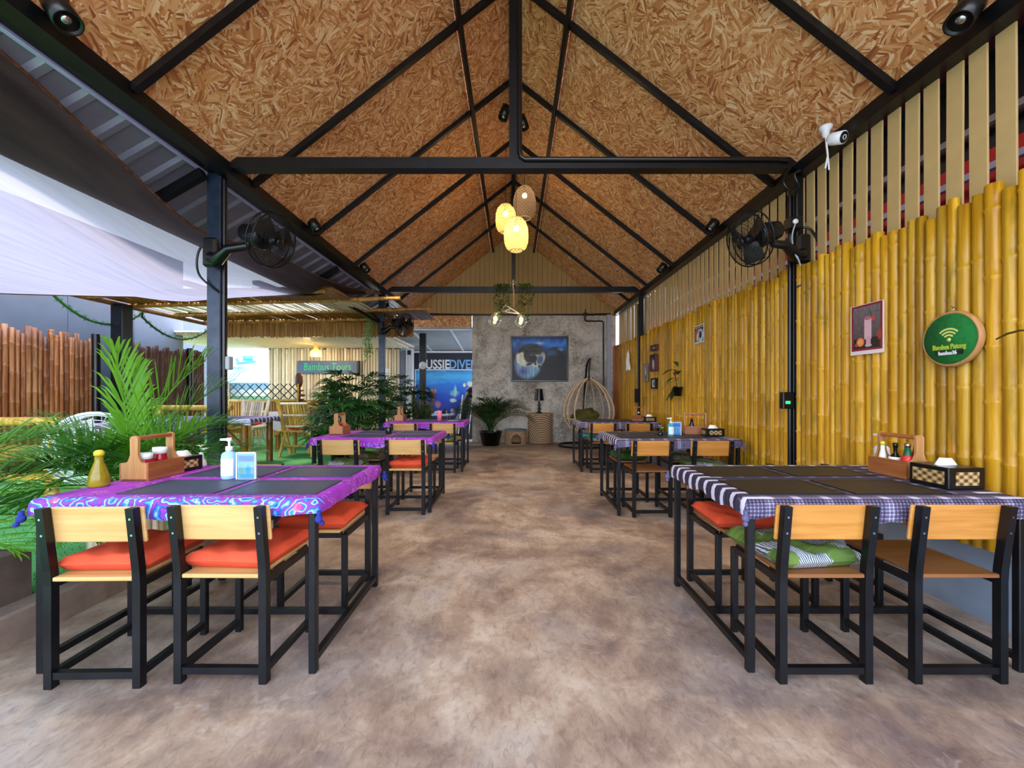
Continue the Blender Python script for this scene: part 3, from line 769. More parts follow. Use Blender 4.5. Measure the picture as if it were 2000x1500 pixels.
# ---- tour office at the back
of = struct(obj('ceiling_office', MB().box(-8.6, -2.9, 8.95, 12.0, 2.58, 2.62), M['bamboo_pale']))
tubes_row(-8.5, -3.0, 2.56, 2.56, 8.97, 11.85, .05, .022, 'bamboo_pale', 'ceiling_reeds', of)
wo_ = struct(obj('wall_office', MB().box(-7.1, -3.3, 11.86, 11.95, 0, 2.6), M['bamboo_dark']))
poles(wo_, (-7.08, 11.84), (-3.3, 11.84), .085, .04, .1, lambda s: 2.54, .03, 'bamboo_pale', 31, 'bamboo_pole', .5, 7)
m = MB(); m.box(-7.05, -3.9, 11.3, 11.8, .1, .95)
ct = tag(obj('office_counter', MB().box(0, 3.6, 0, .4, 0, .06, bev=.01), M['bamboo_tan']), 'low bamboo counter in front of the pale bamboo office wall', 'counter'); ct.location = (-7.6, 10.75, 1.0)
m = MB(); x = .05
while x < 3.55: m.tube([(x, .03, -.88), (x, .03, 0)], .03, 6); x += .066
obj('front_poles', m, M['bamboo_tan'], ct)['kind'] = 'stuff'
# sign
M['signblue'] = plain('slate_blue_board', '#566e94', .6, 0, .12, 6)
M['signtext'] = plain('mint_green_paint', '#3ad8a0', .5, 0, .03)
sx0, _, sz1 = at(577, 704, 11.6); sx1, _, sz0 = at(695, 729, 11.6)
sg = thing('tour_sign', 'slate blue board with green script reading Bambus Tours on the office wall', 'sign', ((sx0 + sx1) / 2, 11.735, (sz0 + sz1) / 2))
hw, hh = (sx1 - sx0) / 2, (sz1 - sz0) / 2
obj('board', MB().box(-hw, hw, -.03, .05, -hh, hh, bev=.008), M['signblue'], sg)
obj('end_board', MB().box(hw, hw + .05, -.04, .06, -hh, hh), M['steel'], sg)
text('lettering', 'Bambus Tours', .30, M['signtext'], sg, (0, -.036, 0), sx=.78, shear=.12, off=-.002)
# carved plaque on a stand
t = thing('carved_figure', 'dark brown oval wood carving on a small stand beside the lattice', 'carving', at(584, 790, 10.6))
M['carve'] = plain('dark_carved_wood', '#5a2c1c', .5, 0, .3, 14, .3)
m = MB(); m.lathe([(1e-7, .43), (.07, .46), (.105, .58), (.10, .72), (.06, .80), (1e-7, .82)], 14); m.v = [(x, y * .35, z) for x, y, z in m.v]; obj('oval_head', m, M['carve'], t)
m = MB(); m.lathe([(.09, -.06), (.05, 0), (.03, .2), (.05, .3), (.03, .45)], 10); obj('stem', m, M['carve'], t)
for z, s in ((.36, .13), (.24, .2), (.12, .16)):
    m = MB(); m.ball((.06, 0, z), s * .5, 10, 6, 0, .35); obj('carved_leaf', m, M['carve'], t)
# lattice screen
t = thing('lattice_screen', 'dark wire lattice screen in front of the bright office opening', 'screen', (at(448, 780, 10.5)[0], 10.5, 1.09))
Wd = at(582, 780, 10.5)[0] - at(448, 780, 10.5)[0]
for s in (-1, 1):
    for i in range(-2, 11):
        a = i * .215; x0 = a; x1 = a + s * .40
        p0 = [x0, 0.0]; p1 = [x1, .40]
        def clip(p, q):
            if p[0] < 0:
                f = (0 - p[0]) / (q[0] - p[0]) if q[0] != p[0] else 2
                if f >= 1: return None
                return [0, p[1] + (q[1] - p[1]) * f]
            if p[0] > Wd:
                f = (Wd - p[0]) / (q[0] - p[0]) if q[0] != p[0] else 2
                if f >= 1 or f < 0: return None
                return [Wd, p[1] + (q[1] - p[1]) * f]
            return p
        a1 = clip(p0, p1)
        if not a1: continue
        b1 = clip(p1, a1)
        if not b1: continue
        if abs(a1[1] - b1[1]) < .03: continue
        m = MB(); m.bar((a1[0], .012 * s, a1[1]), (b1[0], .012 * s, b1[1]), .018, .016); obj('lath', m, M['steel'], t)
m = MB(); m.bar((0, 0, -.02), (Wd, 0, -.02), .05, .05); obj('bottom_rail', m, M['bamboo_gold'], t)
m = MB(); m.bar((0, .0, -.97), (0, 0, .4), .03, .03); m.bar((Wd, 0, -.97), (Wd, 0, .4), .03, .03); obj('upright', m, M['bamboo_gold'], t)
# bright street beyond the opening
sw = struct(obj('wall_street', MB().box(-12, -7.2, 12.4, 12.55, 0, 1.16), plain('green_band', '#8ab898', .7, 0, .1, 3)))
obj('white_band', MB().box(-12, -7.2, 12.38, 12.56, 1.16, 1.36), M['white'], sw)
obj('blue_band', MB().box(-12, -7.2, 12.39, 12.55, 1.36, 1.56), plain('pale_blue_band', '#90b8d8', .7, 0, .1, 3), sw)
struct(obj('wall_street_end', MB().box(-11.5, -8.42, 11.7, 11.8, 0, 3.4), M['greywall']))
M['bannerwhite'] = plain('white_vinyl', '#f4f8fa', .7, 0, .02)
t = thing('boat_banner', 'white banner printed with a teal and white boat outside the opening', 'banner', (-9.0, 13.2, 1.3))
M['boat'] = m_print('boat_print', '#f4f8fa', [('b', .38, .95, .36, .075, .10, .25, '#86b4bc'), ('b', .42, 1.02, .34, .05, .10, .2, '#f2f6f8'), ('b', .44, 1.06, .17, .085, 0, .2, '#3ac8c8'), ('b', .47, 1.09, .15, .02, 0, .2, '#b8e8ea'), ('e', .10, 1.0, .05, .11, .6, .3, '#9ab8be'), ('b', -.1, .75, .5, .05, .02, .5, '#a8e4dc'), ('b', .3, .66, .25, .012, 0, .4, '#c8d0d4')], .6)
obj('banner_sheet', MB().box(-1.6, 1.0, 0, .02, -.2, 1.7), M['boat'], t)
obj('banner_frame', MB().box(-1.66, 1.06, .02, .05, 1.68, 1.74).box(-1.64, -1.58, .02, .05, -1.4, 1.7).box(.98, 1.04, .02, .05, -1.4, 1.7), M['white'], t)
# office pendant lamp
t = thing('pendant_lamp', 'small lit woven pendant lamp hanging before the tours sign', 'lamp', at(617, 690, 10.7))
m = MB(); m.lathe([(.045, .22), (.05, .12), (.13, .05), (.145, -.09)], 16); obj('shade', m, M['lantern'], t)
m = MB(); m.tube([(0, 0, .22), (0, 0, .30)], .03, 8); m.tube([(0, 0, .3), (0, 0, 2.6 - t.location.z)], .006, 5); obj('cord', m, M['bamboo_pale'], t)
m = MB(); m.ball((0, 0, -.02), .045); obj('bulb', m, M['bulb'], t)
l = bpy.data.lights.new('bulb_light', 'POINT'); l.energy = 16; l.color = (1, .72, .36); l.shadow_soft_size = .05
o = bpy.data.objects.new('bulb_light', l); COL.objects.link(o); o.parent = t; o.location = (0, 0, -.12)
# ---- alley behind the hall with the dive shop banner
aw = struct(obj('ceiling_alley', MB().add([(-4.3, 10.5, 2.86), (-.7, 10.5, 2.86), (-.7, 13.1, 2.60), (-4.3, 13.1, 2.60), (-4.3, 10.5, 2.89), (-.7, 10.5, 2.89), (-.7, 13.1, 2.63), (-4.3, 13.1, 2.63)],
      [(0, 3, 2, 1), (4, 5, 6, 7), (0, 1, 5, 4), (2, 3, 7, 6), (1, 2, 6, 5), (3, 0, 4, 7)]), M['greypanel']))
for x in (-3.6, -2.6, -1.6):
    obj('awning_rib', MB().bar((x, 10.5, 2.845), (x, 13.1, 2.585), .05, .02), M['white'], aw)
struct(obj('wall_alley', MB().box(-4.4, -.6, 13.1, 13.2, 0, 2.66), M['greywall']))
t = thing('white_column', 'white painted column at the left of the dive banner', 'column', (at(801, 700, 12.6)[0], 12.6, 0))
obj('shaft', MB().box(-.10, .10, -.1, .1, 0, 2.62, bev=.01), M['white'], t); obj('capital', MB().box(-.05, .05, -.13, -.1, 2.42, 2.55), M['steel'], t)
t = thing('roof_post', 'slim black post in front of the dive banner', 'post', (at(826, 700, 10.65)[0], 10.65, 0))
obj('shaft', MB().box(-.08, .08, -.06, .06, 0, 2.80, bev=.008), M['steel'], t)
M['disc'] = m_print('spiral_print', '#f2f2f4', [('e', 0, 0, .06, .06, 0, .3, '#d0c8cc'), ('e', .01, .01, .035, .04, 0, .4, '#f4f0f2'), ('e', -.01, 0, .015, .02, 0, .5, '#b8a8b0')], .5)
d = thing('round_plate', 'round white plate fixed on the slim black post', 'plate', at(826, 714, 10.58))
m = MB(); m.lathe([(1e-7, 0), (.09, 0), (.1, .012), (1e-7, .014)], 24, M=Matrix.Rotation(R(90), 4, 'X')); obj('disc', m, M['disc'], d)
bx0, _, bz1 = at(808, 689, 12.95)
bn = thing('dive_banner', 'navy shop banner lettered AUSSIE DIVE above a blue reef picture', 'banner', (bx0, 12.98, 0))
M['navy'] = plain('navy_panel', '#161c30', .5, 0, .1)
obj('panel', MB().box(0, 2.6, 0, .05, .2, bz1), M['navy'], bn)
obj('panel_frame', MB().box(-.05, 2.65, -.01, .06, bz1, bz1 + .06).box(-.05, 0, -.01, .06, .2, bz1), M['white'], bn)
def B(px, py): p = at(px, py, 12.95); return p[0] - bx0, p[2]
def sea(t, v):
    s = t.sep(v)
    f = t.m_('ADD', s[2], t.m_('MULTIPLY', t.noise(t.map(v, sc=(1.2, 1, 4)), 2.0, 4), .4))
    return t.ramp(t.n('ShaderNodeMapRange', {0: f, 1: .3, 2: 2.25}).outputs[0], [(.0, '#141028'), (.22, '#182a78'), (.5, '#1440b8'), (.72, '#1878e0'), (.86, '#48b8f4'), (1.0, '#2060c0')])
shp = []
rg = random.Random(4)
for i in range(26):
    x, z = B(rg.uniform(835, 935), rg.uniform(800, 845)); shp.append(('e', x, z, rg.uniform(.05, .16), rg.uniform(.04, .13), rg.uniform(-.6, .6), .5, rg.choice(['#5c2c50', '#a06078', '#c8a0b0', '#303858', '#8ab0b8', '#20182c', '#c8d4cc', '#7a4038'])))
for (px, py, a, b, cc) in ((846, 775, .09, .17, '#6a3a78'), (846, 764, .10, .09, '#d89070'), (855, 790, .10, .12, '#b07080'), (887, 768, .15, .11, '#7ab0c8'), (889, 764, .05, .2, '#9ad0d8'), (885, 782, .12, .07, '#c0d8d0'), (918, 750, .11, .10, '#e8e4c8'), (907, 752, .05, .07, '#f0e8c0'), (916, 760, .09, .06, '#c8a8a0'), (915, 766, .12, .04, '#c06040')):
    x, z = B(px, py); shp.append(('e', x, z, a, b, 0, .45, cc))
M['reef'] = m_print('reef_picture', sea, shp, .45, .07, 9.0)
x0, z1 = B(812, 723); obj('reef_picture', MB().box(x0, 2.58, -.012, 0, .3, z1), M['reef'], bn)
obj('white_line', MB().box(x0 - .02, 2.58, -.016, 0, z1, z1 + .03).box(x0 - .03, x0, -.016, 0, 1.0, z1 + .03), M['white'], bn)
M['diveblue'] = plain('light_blue_print', '#7ab4f0', .5, 0, .03)
xa, zc = B(818, 712.5); text('lettering', 'AUSSIE', .40, M['white'], bn, (xa, -.02, zc), sx=.80, align='LEFT', off=.010)
xa, zc = B(877, 712.5); text('lettering', 'DIVER', .40, M['diveblue'], bn, (xa, -.02, zc), sx=.80, align='LEFT', off=.008)
# ------------------------------------------------------------------ plants
def frond_mesh(name, L, e0, droop, nl, ll, wd, mat, seed, vee=.5, curl=.5, fwd=.0):
    rg = random.Random(seed); m = MB()
    P = [Vector((0, 0, 0))]; k = 14; D = []
    side = rg.uniform(-.25, .25)
    for i in range(k):
        a = e0 - droop * ((i + .5) / k) ** 1.4; yw = side * (i / k) ** 2
        d = Vector((math.cos(a) * math.cos(yw), math.cos(a) * math.sin(yw), math.sin(a))); D.append(d); P.append(P[-1] + d * (L / k))
    D.append(D[-1])
    m.tube(P, [.009 * (1 - .8 * i / k) for i in range(k + 1)], 4, caps=False)
    for i in range(nl):
        t = .22 + .78 * (i + .5) / nl; s = t * k; j = min(int(s), k - 1); f = s - j
        p = P[j].lerp(P[j + 1], f); d = D[j]
        sidev = d.cross(Vector((0, 0, 1))); sidev = sidev.normalized() if sidev.length > .05 else Vector((0, 1, 0))
        upv = sidev.cross(d).normalized()
        l0 = ll * (math.sin(PI * (.18 + .72 * (t - .22) / .78)) ** .8) * rg.uniform(.85, 1.1)
        for sg_ in (-1, 1):
            fw = min(1.35, lerp(.55, 1.2, t) + fwd) + rg.uniform(-.15, .15)
            dr = (d * math.sin(fw) + sidev * sg_ * math.cos(fw)) .normalized() + upv * (vee * .6 + rg.uniform(-.12, .12))
            dr.normalize()
            wv = dr.cross(upv).normalized() * wd * .5
            q1 = p + dr * l0 * .45; q2 = p + dr * l0 * .8 + Vector((0, 0, -1)) * l0 * .12 * curl; q3 = p + dr * l0 + Vector((0, 0, -1)) * l0 * (.32 * curl)
            m.add([p + wv * .5, p - wv * .5, q1 + wv, q1 - wv, q2 + wv * .7, q2 - wv * .7, q3], [(0, 1, 3, 2), (2, 3, 5, 4), (4, 5, 6)], True)
    return m.mesh(name, mat)
def palm(name, label, loc, z, meshes, n, seed, e_tilt=(-.25, .35), scale=(.8, 1.1), sectors=None, extra=(), stems=6, sm='palm_mid'):
    t = thing(name, label, 'plant', loc)
    rg = random.Random(seed)
    for i in range(n):
        a = i * 2.39996 + rg.uniform(-.3, .3)
        if sectors: a = rg.uniform(*sectors)
        s = rg.uniform(*scale)
        o = obj('frond', rg.choice(meshes), None, t, (math.cos(a) * .04, math.sin(a) * .04, z + rg.uniform(0, .1)), (rg.uniform(-.15, .15), rg.uniform(*e_tilt), a))
        o.scale = (s, s, s)
    for (a, tilt, s, mi) in extra:
        o = obj('frond', meshes[mi], None, t, (0, 0, z + .05), (0, tilt, a)); o.scale = (s, s, s)
    for i in range(stems):
        a = i * 2.4; m = MB(); m.tube([(math.cos(a) * .07, math.sin(a) * .07, z - .12), (math.cos(a) * .05, math.sin(a) * .05, z + .12)], .014, 6); obj('stem', m, M[sm], t)
    return t
FA = [frond_mesh('frond', 1.0, 1.25, 1.15, 26, .36, .015, M['palm'], 40 + i) for i in range(3)] + [frond_mesh('frond', 1.0, 1.40, .75, 18, .40, .016, M['palm'], 50, .6, .6, .25)]
FB = [frond_mesh('frond', 1.0, 1.2, 1.5, 28, .36, .020, M['palm_mid'], 60 + i) for i in range(3)] + FA[:1]
FD = [frond_mesh('frond', 1.0, 1.2, 1.7, 26, .28, .018, M['palm_dark'], 70 + i) for i in range(3)]
def pot(t, r0, r1, h, mat, z=0):
    m = MB(); m.lathe([(1e-7, 0), (r0, 0), (r1, h - .03), (r1 + .012, h - .03), (r1 + .012, h), (r1 - .015, h), (r1 - .02, h - .05), (1e-7, h - .05)], 20); return obj('pot', m, M[mat], t, (0, 0, z))
# planter box at the left edge
t = thing('planter_box', 'dark rectangular planter box on the lawn at the left edge', 'planter', (-2.85, 1.85, .12))
m = MB(); a, b, h, k = .25, .36, .295, .025
m.box(-a, a, -b, -b + k, 0, h).box(-a, a, b - k, b, 0, h).box(-a, -a + k, -b + k, b - k, 0, h).box(a - k, a, -b + k, b - k, 0, h); obj('walls', m, M['planter'], t)
obj('soil', MB().box(-a + k, a - k, -b + k, b - k, 0, h - .07), M['planter'], t)
palm('palm_plant', 'bright green palm growing in the box at the left edge', (-3.0, 1.80, .12), .32, FA[:3] + FB[:2], 14, 81, (-.25, .15), (.7, .95),
     extra=((.55, .55, 1.0, 0), (.35, .75, .95, 1), (1.0, .45, .95, 2), (.9, .2, 1.0, 0), (1.2, .7, .85, 1), (.2, .75, .7, 2), (.7, .6, .85, 3)))
# round bamboo planter with the tall palm
t = thing('bamboo_planter', 'bamboo pole planter under the tall green palm', 'planter', (-2.84, 3.02, .12))
m = MB(); m.lathe([(1e-7, 0), (.17, 0), (.17, .30), (.15, .30), (.15, .25), (1e-7, .25)], 20); obj('tub', m, M['planter'], t)
pm = MB(); pm.tube([(0, 0, 0), (0, 0, .34)], .024, 8); pm = pm.mesh('pole', M['bamboo_pale'])
for i in range(22): obj('pole', pm, None, t, (.192 * math.cos(2 * PI * i / 22), .192 * math.sin(2 * PI * i / 22), 0))
palm('palm_plant', 'tall green palm with upright fronds behind the nearest purple table', (-2.84, 3.02, .12), .36, FA + FB[:3] + FB[:3], 32, 83, (-.15, .45), (.6, .92),
     extra=((2.6, -.2, 1.12, 3), (.3, -.02, 1.12, 3), (.7, .18, 1.10, 3), (2.2, -.12, 1.0, 3), (-.6, .35, .95, 0), (0.1, .6, .9, 1), (3.3, .55, .95, 2), (-1.2, .7, .8, 4), (-2.2, .7, .8, 5), (.3, .9, .85, 6)))
# lady palms round the far left post
def fan_mesh(name, n, L, wd, mat, seed, spread=2.6):
    rg = random.Random(seed); m = MB()
    m.tube([(0, 0, 0), (.12, 0, .10), (.2, 0, .14)], .004, 4, caps=False)
    for i in range(n):
        a = lerp(-spread / 2, spread / 2, i / (n - 1)) + rg.uniform(-.08, .08); l = L * rg.uniform(.8, 1.1)
        d = Vector((math.cos(a), math.sin(a), rg.uniform(.05, .4))).normalized(); wv = Vector((-math.sin(a), math.cos(a), 0)) * wd / 2
        p = Vector((.2, 0, .14)); q = p + d * l * .5; e = p + d * l + Vector((0, 0, -.3 * l))
        m.add([p, q + wv, q - wv, e], [(0, 2, 1), (1, 2, 3)], True)
    return m.mesh(name, mat)
FM = [fan_mesh('leaf_fan', 8, .34, .055, M['bush'], 90 + i) for i in range(3)]
FM2 = [fan_mesh('leaf_fan', 9, .26, .046, M['palm_dark'], 95 + i) for i in range(3)]
FM3 = [fan_mesh('leaf_fan', 8, .2, .03, M['palm_mid'], 98 + i) for i in range(2)]
def bush(label, loc, n, rx, ry, h, meshes, seed, potr=.16, name='lady_palm', z0=.3, sc_=(.8, 1.2)):
    t = thing(name, label, 'plant', loc); rg = random.Random(seed)
    pot(t, potr * .8, potr, .28, 'blacksteel2')
    for i in range(7):
        a = i * 2.4; r = .5 * potr; m = MB(); m.tube([(r * math.cos(a), r * math.sin(a), .2), (rx * .5 * math.cos(a), ry * .5 * math.sin(a), h * .75)], .008, 5); obj('stem', m, M['palm_dark'], t)
    for i in range(n):
        a = rg.uniform(0, 2 * PI); f = math.sqrt(rg.random()); z = z0 + (h - z0) * rg.random() ** .8
        k = .55 + .45 * math.sin(PI * min(1, (z - z0) / (h - z0) * .8 + .15))
        s = rg.uniform(*sc_)
        o = obj('leaf_fan', rg.choice(meshes), None, t, (rx * .6 * f * k * math.cos(a), ry * .6 * f * k * math.sin(a), z - .1), (rg.uniform(-.3, .3), rg.uniform(-.5, .4), a + rg.uniform(-.4, .4))); o.scale = (s, s, s)
    return t
bush('bushy lady palm with spiky green leaves behind the middle purple table', (-2.74, 6.5, .12), 60, .5, .45, 1.05, FM + FM3[:1], 101)
bush('taller dark lady palm just left of the farther left post', (-2.80, 7.3, .12), 110, .62, .55, 1.38, FM + FM2, 102)
bush('dark leafy bush to the right of the farther left post', (-2.35, 8.95, 0), 110, .6, .5, 1.5, FM2, 103)
# tall dry leaved plant
t = thing('dry_plant', 'tall plant with brown drying leaves beside the slim black post', 'plant', (-2.22, 9.75, 0)); pot(t, .12, .15, .26, 'blacksteel2')
lm = MB(); lm.add([(0, -.015, 0), (0, .015, 0), (.04, .03, .5), (.04, -.03, .5), (.12, .0, 1.15)], [(0, 1, 2, 3), (3, 2, 4)], True); lm = lm.mesh('leaf', M['drybush'])
rg = random.Random(6)
for i in range(34):
    a = rg.uniform(0, 2 * PI); o = obj('leaf', lm, None, t, (rg.uniform(-.18, .18), rg.uniform(-.1, .1), .2 + rg.random() * .25), (rg.uniform(-.15, .15), rg.uniform(-.1, .2), a)); s = rg.uniform(.7, 1.05); o.scale = (1, 1, s)
# palm in the black pot by the end wall
t = palm('potted_palm', 'dark green palm in a black pot against the concrete wall', (-.55, 9.85, 0), .34, FD, 22, 111, (-.3, .2), (.95, 1.2), (PI * .98, PI * 2.02), extra=((3.2, .3, 1.25, 0), (-.1, .35, 1.2, 1), (3.5, .05, 1.25, 2), (-.4, .05, 1.2, 0), (4.4, -.3, 1.1, 1), (5.2, -.3, 1.1, 2)), stems=7, sm='palm_dark')
pot(t, .2, .27, .34, 'blacksteel2')
# hanging creeper from the far left post
def vine(parent, pts, n, mat, seed, lw=.03, spread=.06):
    rg = random.Random(seed); m = MB(); m.tube(pts, .004, 4); obj('vine_stem', m, M[mat], parent)
    m = MB()
    for i in range(n):
        f = rg.random() * (len(pts) - 1); j = min(int(f), len(pts) - 2); p = Vector(pts[j]).lerp(Vector(pts[j + 1]), f - j)
        p += Vector((rg.uniform(-1, 1), rg.uniform(-1, 1), rg.uniform(-.5, .5))) * spread
        a = rg.uniform(0, 6.28); d = Vector((math.cos(a) * .7, math.sin(a) * .7, -.5)).normalized() * lw * rg.uniform(.7, 1.3); s = Vector((-math.sin(a), math.cos(a), .2)) * lw * .45
        m.add([p, p + d * .5 + s, p + d, p + d * .5 - s], [(0, 1, 2, 3)], True)
    o = obj('vine_leaves', m, M[mat], parent); o['kind'] = 'stuff'; return o
t = thing('hanging_creeper', 'light green creeper trailing down left of the farther left post', 'plant', (-2.90, 8.2, 1.95))
M['creeper'] = m_leaf('creeper_leaf', '#6a9a4a', '#b4d488', .4)
for i in range(5):
    x = -.06 + i * .03; rgx = random.Random(i)
    vine(t, [(x, 0, .98), (x + .02, .02, .7), (x - .02 + rgx.uniform(-.03, .03), -.02, .3), (x + rgx.uniform(-.03, .03), 0, -.05 + i * .04)], 70, 'creeper', 200 + i, .045, .05)
# ------------------------------------------------------------------ bamboo furniture in the garden
def bt(m, p, q, r, seg=3):
    p = Vector(p); q = Vector(q); pts = []; rs = []
    for i in range(seg):
        a = i / seg; b = (i + 1) / seg
        pts += [p.lerp(q, a + .001), p.lerp(q, a + .04 / max(seg, 1)), p.lerp(q, b - .04 / max(seg, 1))]; rs += [r * 1.08, r * .98, r * .98]
    pts.append(q); rs.append(r * 1.05); m.tube(pts, rs, 8); return m
def bamboo_chair(label, loc, rz, mat):
    t = thing('bamboo_chair', label, 'chair', loc, rz, None)     # back at -y
    for s in (-1, 1):
        obj('back_post', bt(MB(), (s * .17, -.06, .05), (s * .27, -.28, .98), .036, 4), M[mat], t)
        obj('leg', bt(MB(), (s * .29, -.2, 0), (s * .22, -.12, .46), .03, 2), M[mat], t)
        obj('leg', bt(MB(), (s * .27, .28, 0), (s * .25, .24, .46), .03, 2), M[mat], t)
        obj('side_rail', bt(MB(), (s * .29, -.3, .44), (s * .29, .32, .44), .04, 2), M[mat], t)
    obj('back_rail', bt(MB(), (-.25, -.265, .95), (.25, -.265, .95), .02, 1), M['bamboo_pale'], t)
    obj('back_rail', bt(MB(), (-.23, -.21, .74), (.23, -.21, .74), .02, 1), M['bamboo_pale'], t)
    obj('back_rail', bt(MB(), (-.2, -.155, .54), (.2, -.155, .54), .02, 1), M['bamboo_pale'], t)
    obj('cross_rail', bt(MB(), (-.25, -.18, .19), (.25, -.18, .19), .018, 1), M[mat], t)
    m = MB(); m.box(-.27, .27, -.2, .3, .44, .475); obj('seat', m, M[mat], t)
    sm_ = MB(); sm_.tube([(0, 0, 0), (0, -.11, .40)], .02, 6); sm_ = sm_.mesh('back_slat', M['bamboo_pale'] if mat == 'bamboo_pale' else M['bamboo_gold'])
    for i in range(8): obj('back_slat', sm_, None, t, (-.165 + i * .047, -.145, .54))
    return t
def cushion_mesh(w, d, h, mat, n=14, p=5.0, wr=.0, seed=1):
    rg = random.Random(seed); m = MB(); ph = [rg.uniform(0, 6) for _ in range(4)]
    def f(sgn):
        def g(u, v):
            x = u * 2 - 1; y = v * 2 - 1
            k = max(0, (1 - abs(x) ** p) * (1 - abs(y) ** p)) ** .36
            wz = wr * (math.sin(x * 5 + ph[0]) * math.sin(y * 4 + ph[1]) + .5 * math.sin(x * 11 + y * 7 + ph[2]))
            e = 1 - .05 * (1 - abs(x) ** 2) * (abs(y) ** 6) ; e2 = 1 - .05 * (1 - abs(y) ** 2) * (abs(x) ** 6)
            return (x * w / 2 * e2, y * d / 2 * e, h / 2 + sgn * h / 2 * k * (1 if sgn < 0 else 1 + wz))
        return g
    m.grid(f(1), n, n); 
    a = MB(); a.grid(f(-1), n, n); m.add(a.v, [q[::-1] for q in a.f], True)
    return m.mesh('cushion_body', mat)
CM_O = cushion_mesh(.40, .40, .072, M['orange'], 18, 8, .22, 2)
CM_OBIG = cushion_mesh(.46, .46, .07, M['orange'], 12, 5, .1, 3)
def cushion(label, mesh, loc, rz=0, rx=0):
    o = bpy.data.objects.new('seat_cushion', mesh); COL.objects.link(o); o.location = loc; o.rotation_euler = (rx, 0, rz)
    return tag(o, label, 'cushion')
g0 = .12
bamboo_chair('golden bamboo chair seen from behind at the plaid garden table', (-3.86, 7.45, g0), 0.02, 'bamboo_gold')
cushion('orange cushion on the golden bamboo chair seen from behind', CM_OBIG, (-3.84, 7.53, g0 + .478))
bamboo_chair('pale bamboo chair facing the camera behind the lavender garden table', (-5.45, 8.4, g0), PI, 'bamboo_pale')
cushion('orange cushion on the pale bamboo chair behind the lavender table', CM_OBIG, (-5.45, 8.3, g0 + .478))
def drape(w, d, drop, wave, mat, seed=1, over=.015, nw=9, sag=None, name='cloth'):
    """a cloth lying on a w x d top at z=0 with a hanging skirt"""
    rg = random.Random(seed); ph = [rg.uniform(0, 6.28) for _ in range(6)]
    P = []; n1, n2 = 30, 22
    for i in range(n1): P.append((-w / 2 + w * i / n1, -d / 2, 0, -1))
    for i in range(n2): P.append((w / 2, -d / 2 + d * i / n2, 1, 0))
    for i in range(n1): P.append((w / 2 - w * i / n1, d / 2, 0, 1))
    for i in range(n2): P.append((-w / 2, d / 2 - d * i / n2, -1, 0))
    n = len(P); loops = []
    for (o_, z, k) in ((-.02, .006, 0), (0.004, .004, 0), (over, -.012, .1), (over + .004, -drop * .55, .6), (over, -drop, 1.0)):
        L = []
        for i, (x, y, nx, ny) in enumerate(P):
            c = 2 * PI * i / n
            dz = 0; ow = 0
            if k:
                s_ = sag(x, y, nx, ny) if sag else 0
                dz = -k * (s_ + wave * (math.sin(nw * c + ph[0]) + .6 * math.sin(nw * 1.7 * c + ph[1])))
                ow = k * wave * .5 * math.sin(nw * 2.1 * c + ph[2])
            px = max(-w / 2 + (.02 if o_ < 0 else 0), min(w / 2 - (.02 if o_ < 0 else 0), x)) if o_ < 0 else x
            py = max(-d / 2 + .02, min(d / 2 - .02, y)) if o_ < 0 else y
            corner = 1 if (abs(abs(x) - w / 2) < 1e-6 and abs(abs(y) - d / 2) < 1e-6) else 0
            ex = (math.copysign(1, x) if corner else nx); ey = (math.copysign(1, y) if corner else ny)
            oo = max(o_, 0) + ow
            L.append((px + ex * oo * (.8 if corner else 1), py + ey * oo * (.8 if corner else 1), z + dz))
        loops.append(L)
    m = MB(); vs = [p for L in loops for p in L]; fs = [tuple(range(n))]
    for j in range(len(loops) - 1):
        for i in range(n):
            k = (i + 1) % n; fs.append((j * n + k, j * n + i, (j + 1) * n + i, (j + 1) * n + k))
    m.add(vs, fs, True); m.sm[0] = False
    return m.mesh(name, mat)
def bamboo_table(label, cl_label, loc, w, d, h, mat, drop, seed, brace=True):
    t = thing('bamboo_table', label, 'table', loc)
    obj('tabletop', MB().box(-w / 2, w / 2, -d / 2, d / 2, h - .04, h), M['wood_dk'], t)
    for sx in (-1, 1):
        for sy in (-1, 1):
            obj('leg', bt(MB(), (sx * (w / 2 - .12), sy * (d / 2 - .08), 0), (sx * (w / 2 - .12), sy * (d / 2 - .08), h - .04), .05, 2), M['bamboo_far'], t)
        if brace: obj('brace', MB().bar((sx * (w / 2 - .14), -d / 2 + .04, .35), (sx * (w / 2 - .5), -d / 2 + .04, h - .05), .06, .04), M['wood_dk'], t)
    c = thing('tablecloth', cl_label, 'tablecloth', (loc[0], loc[1], loc[2] + h))
    obj('cloth', drape(w, d, drop, .018, M[mat], seed), None, c)
M['plaid_lav'] = m_plaid('lavender_plaid_cotton', '#5c4a74', '#9c8cb8', '#e8e0f4', .9)
bamboo_table('garden table with brown legs behind the nearest left post', 'lavender striped cloth on the garden table behind the nearest post', (-4.72, 6.55, g0), 1.5, .8, .74, 'plaid_lav', .07, 5)
bamboo_table('far garden table hidden under a long plaid cloth', 'long maroon and white plaid cloth hanging over the far garden table', (-4.1, 8.55, g0), 1.5, .8, .76, 'plaid_red', .36, 6, False)
bamboo_table('garden table half hidden behind the palm at the left', 'grey lavender cloth on the garden table behind the left palm', (-5.2, 5.75, g0), 1.0, .7, .72, 'plaid_lav', .18, 7)
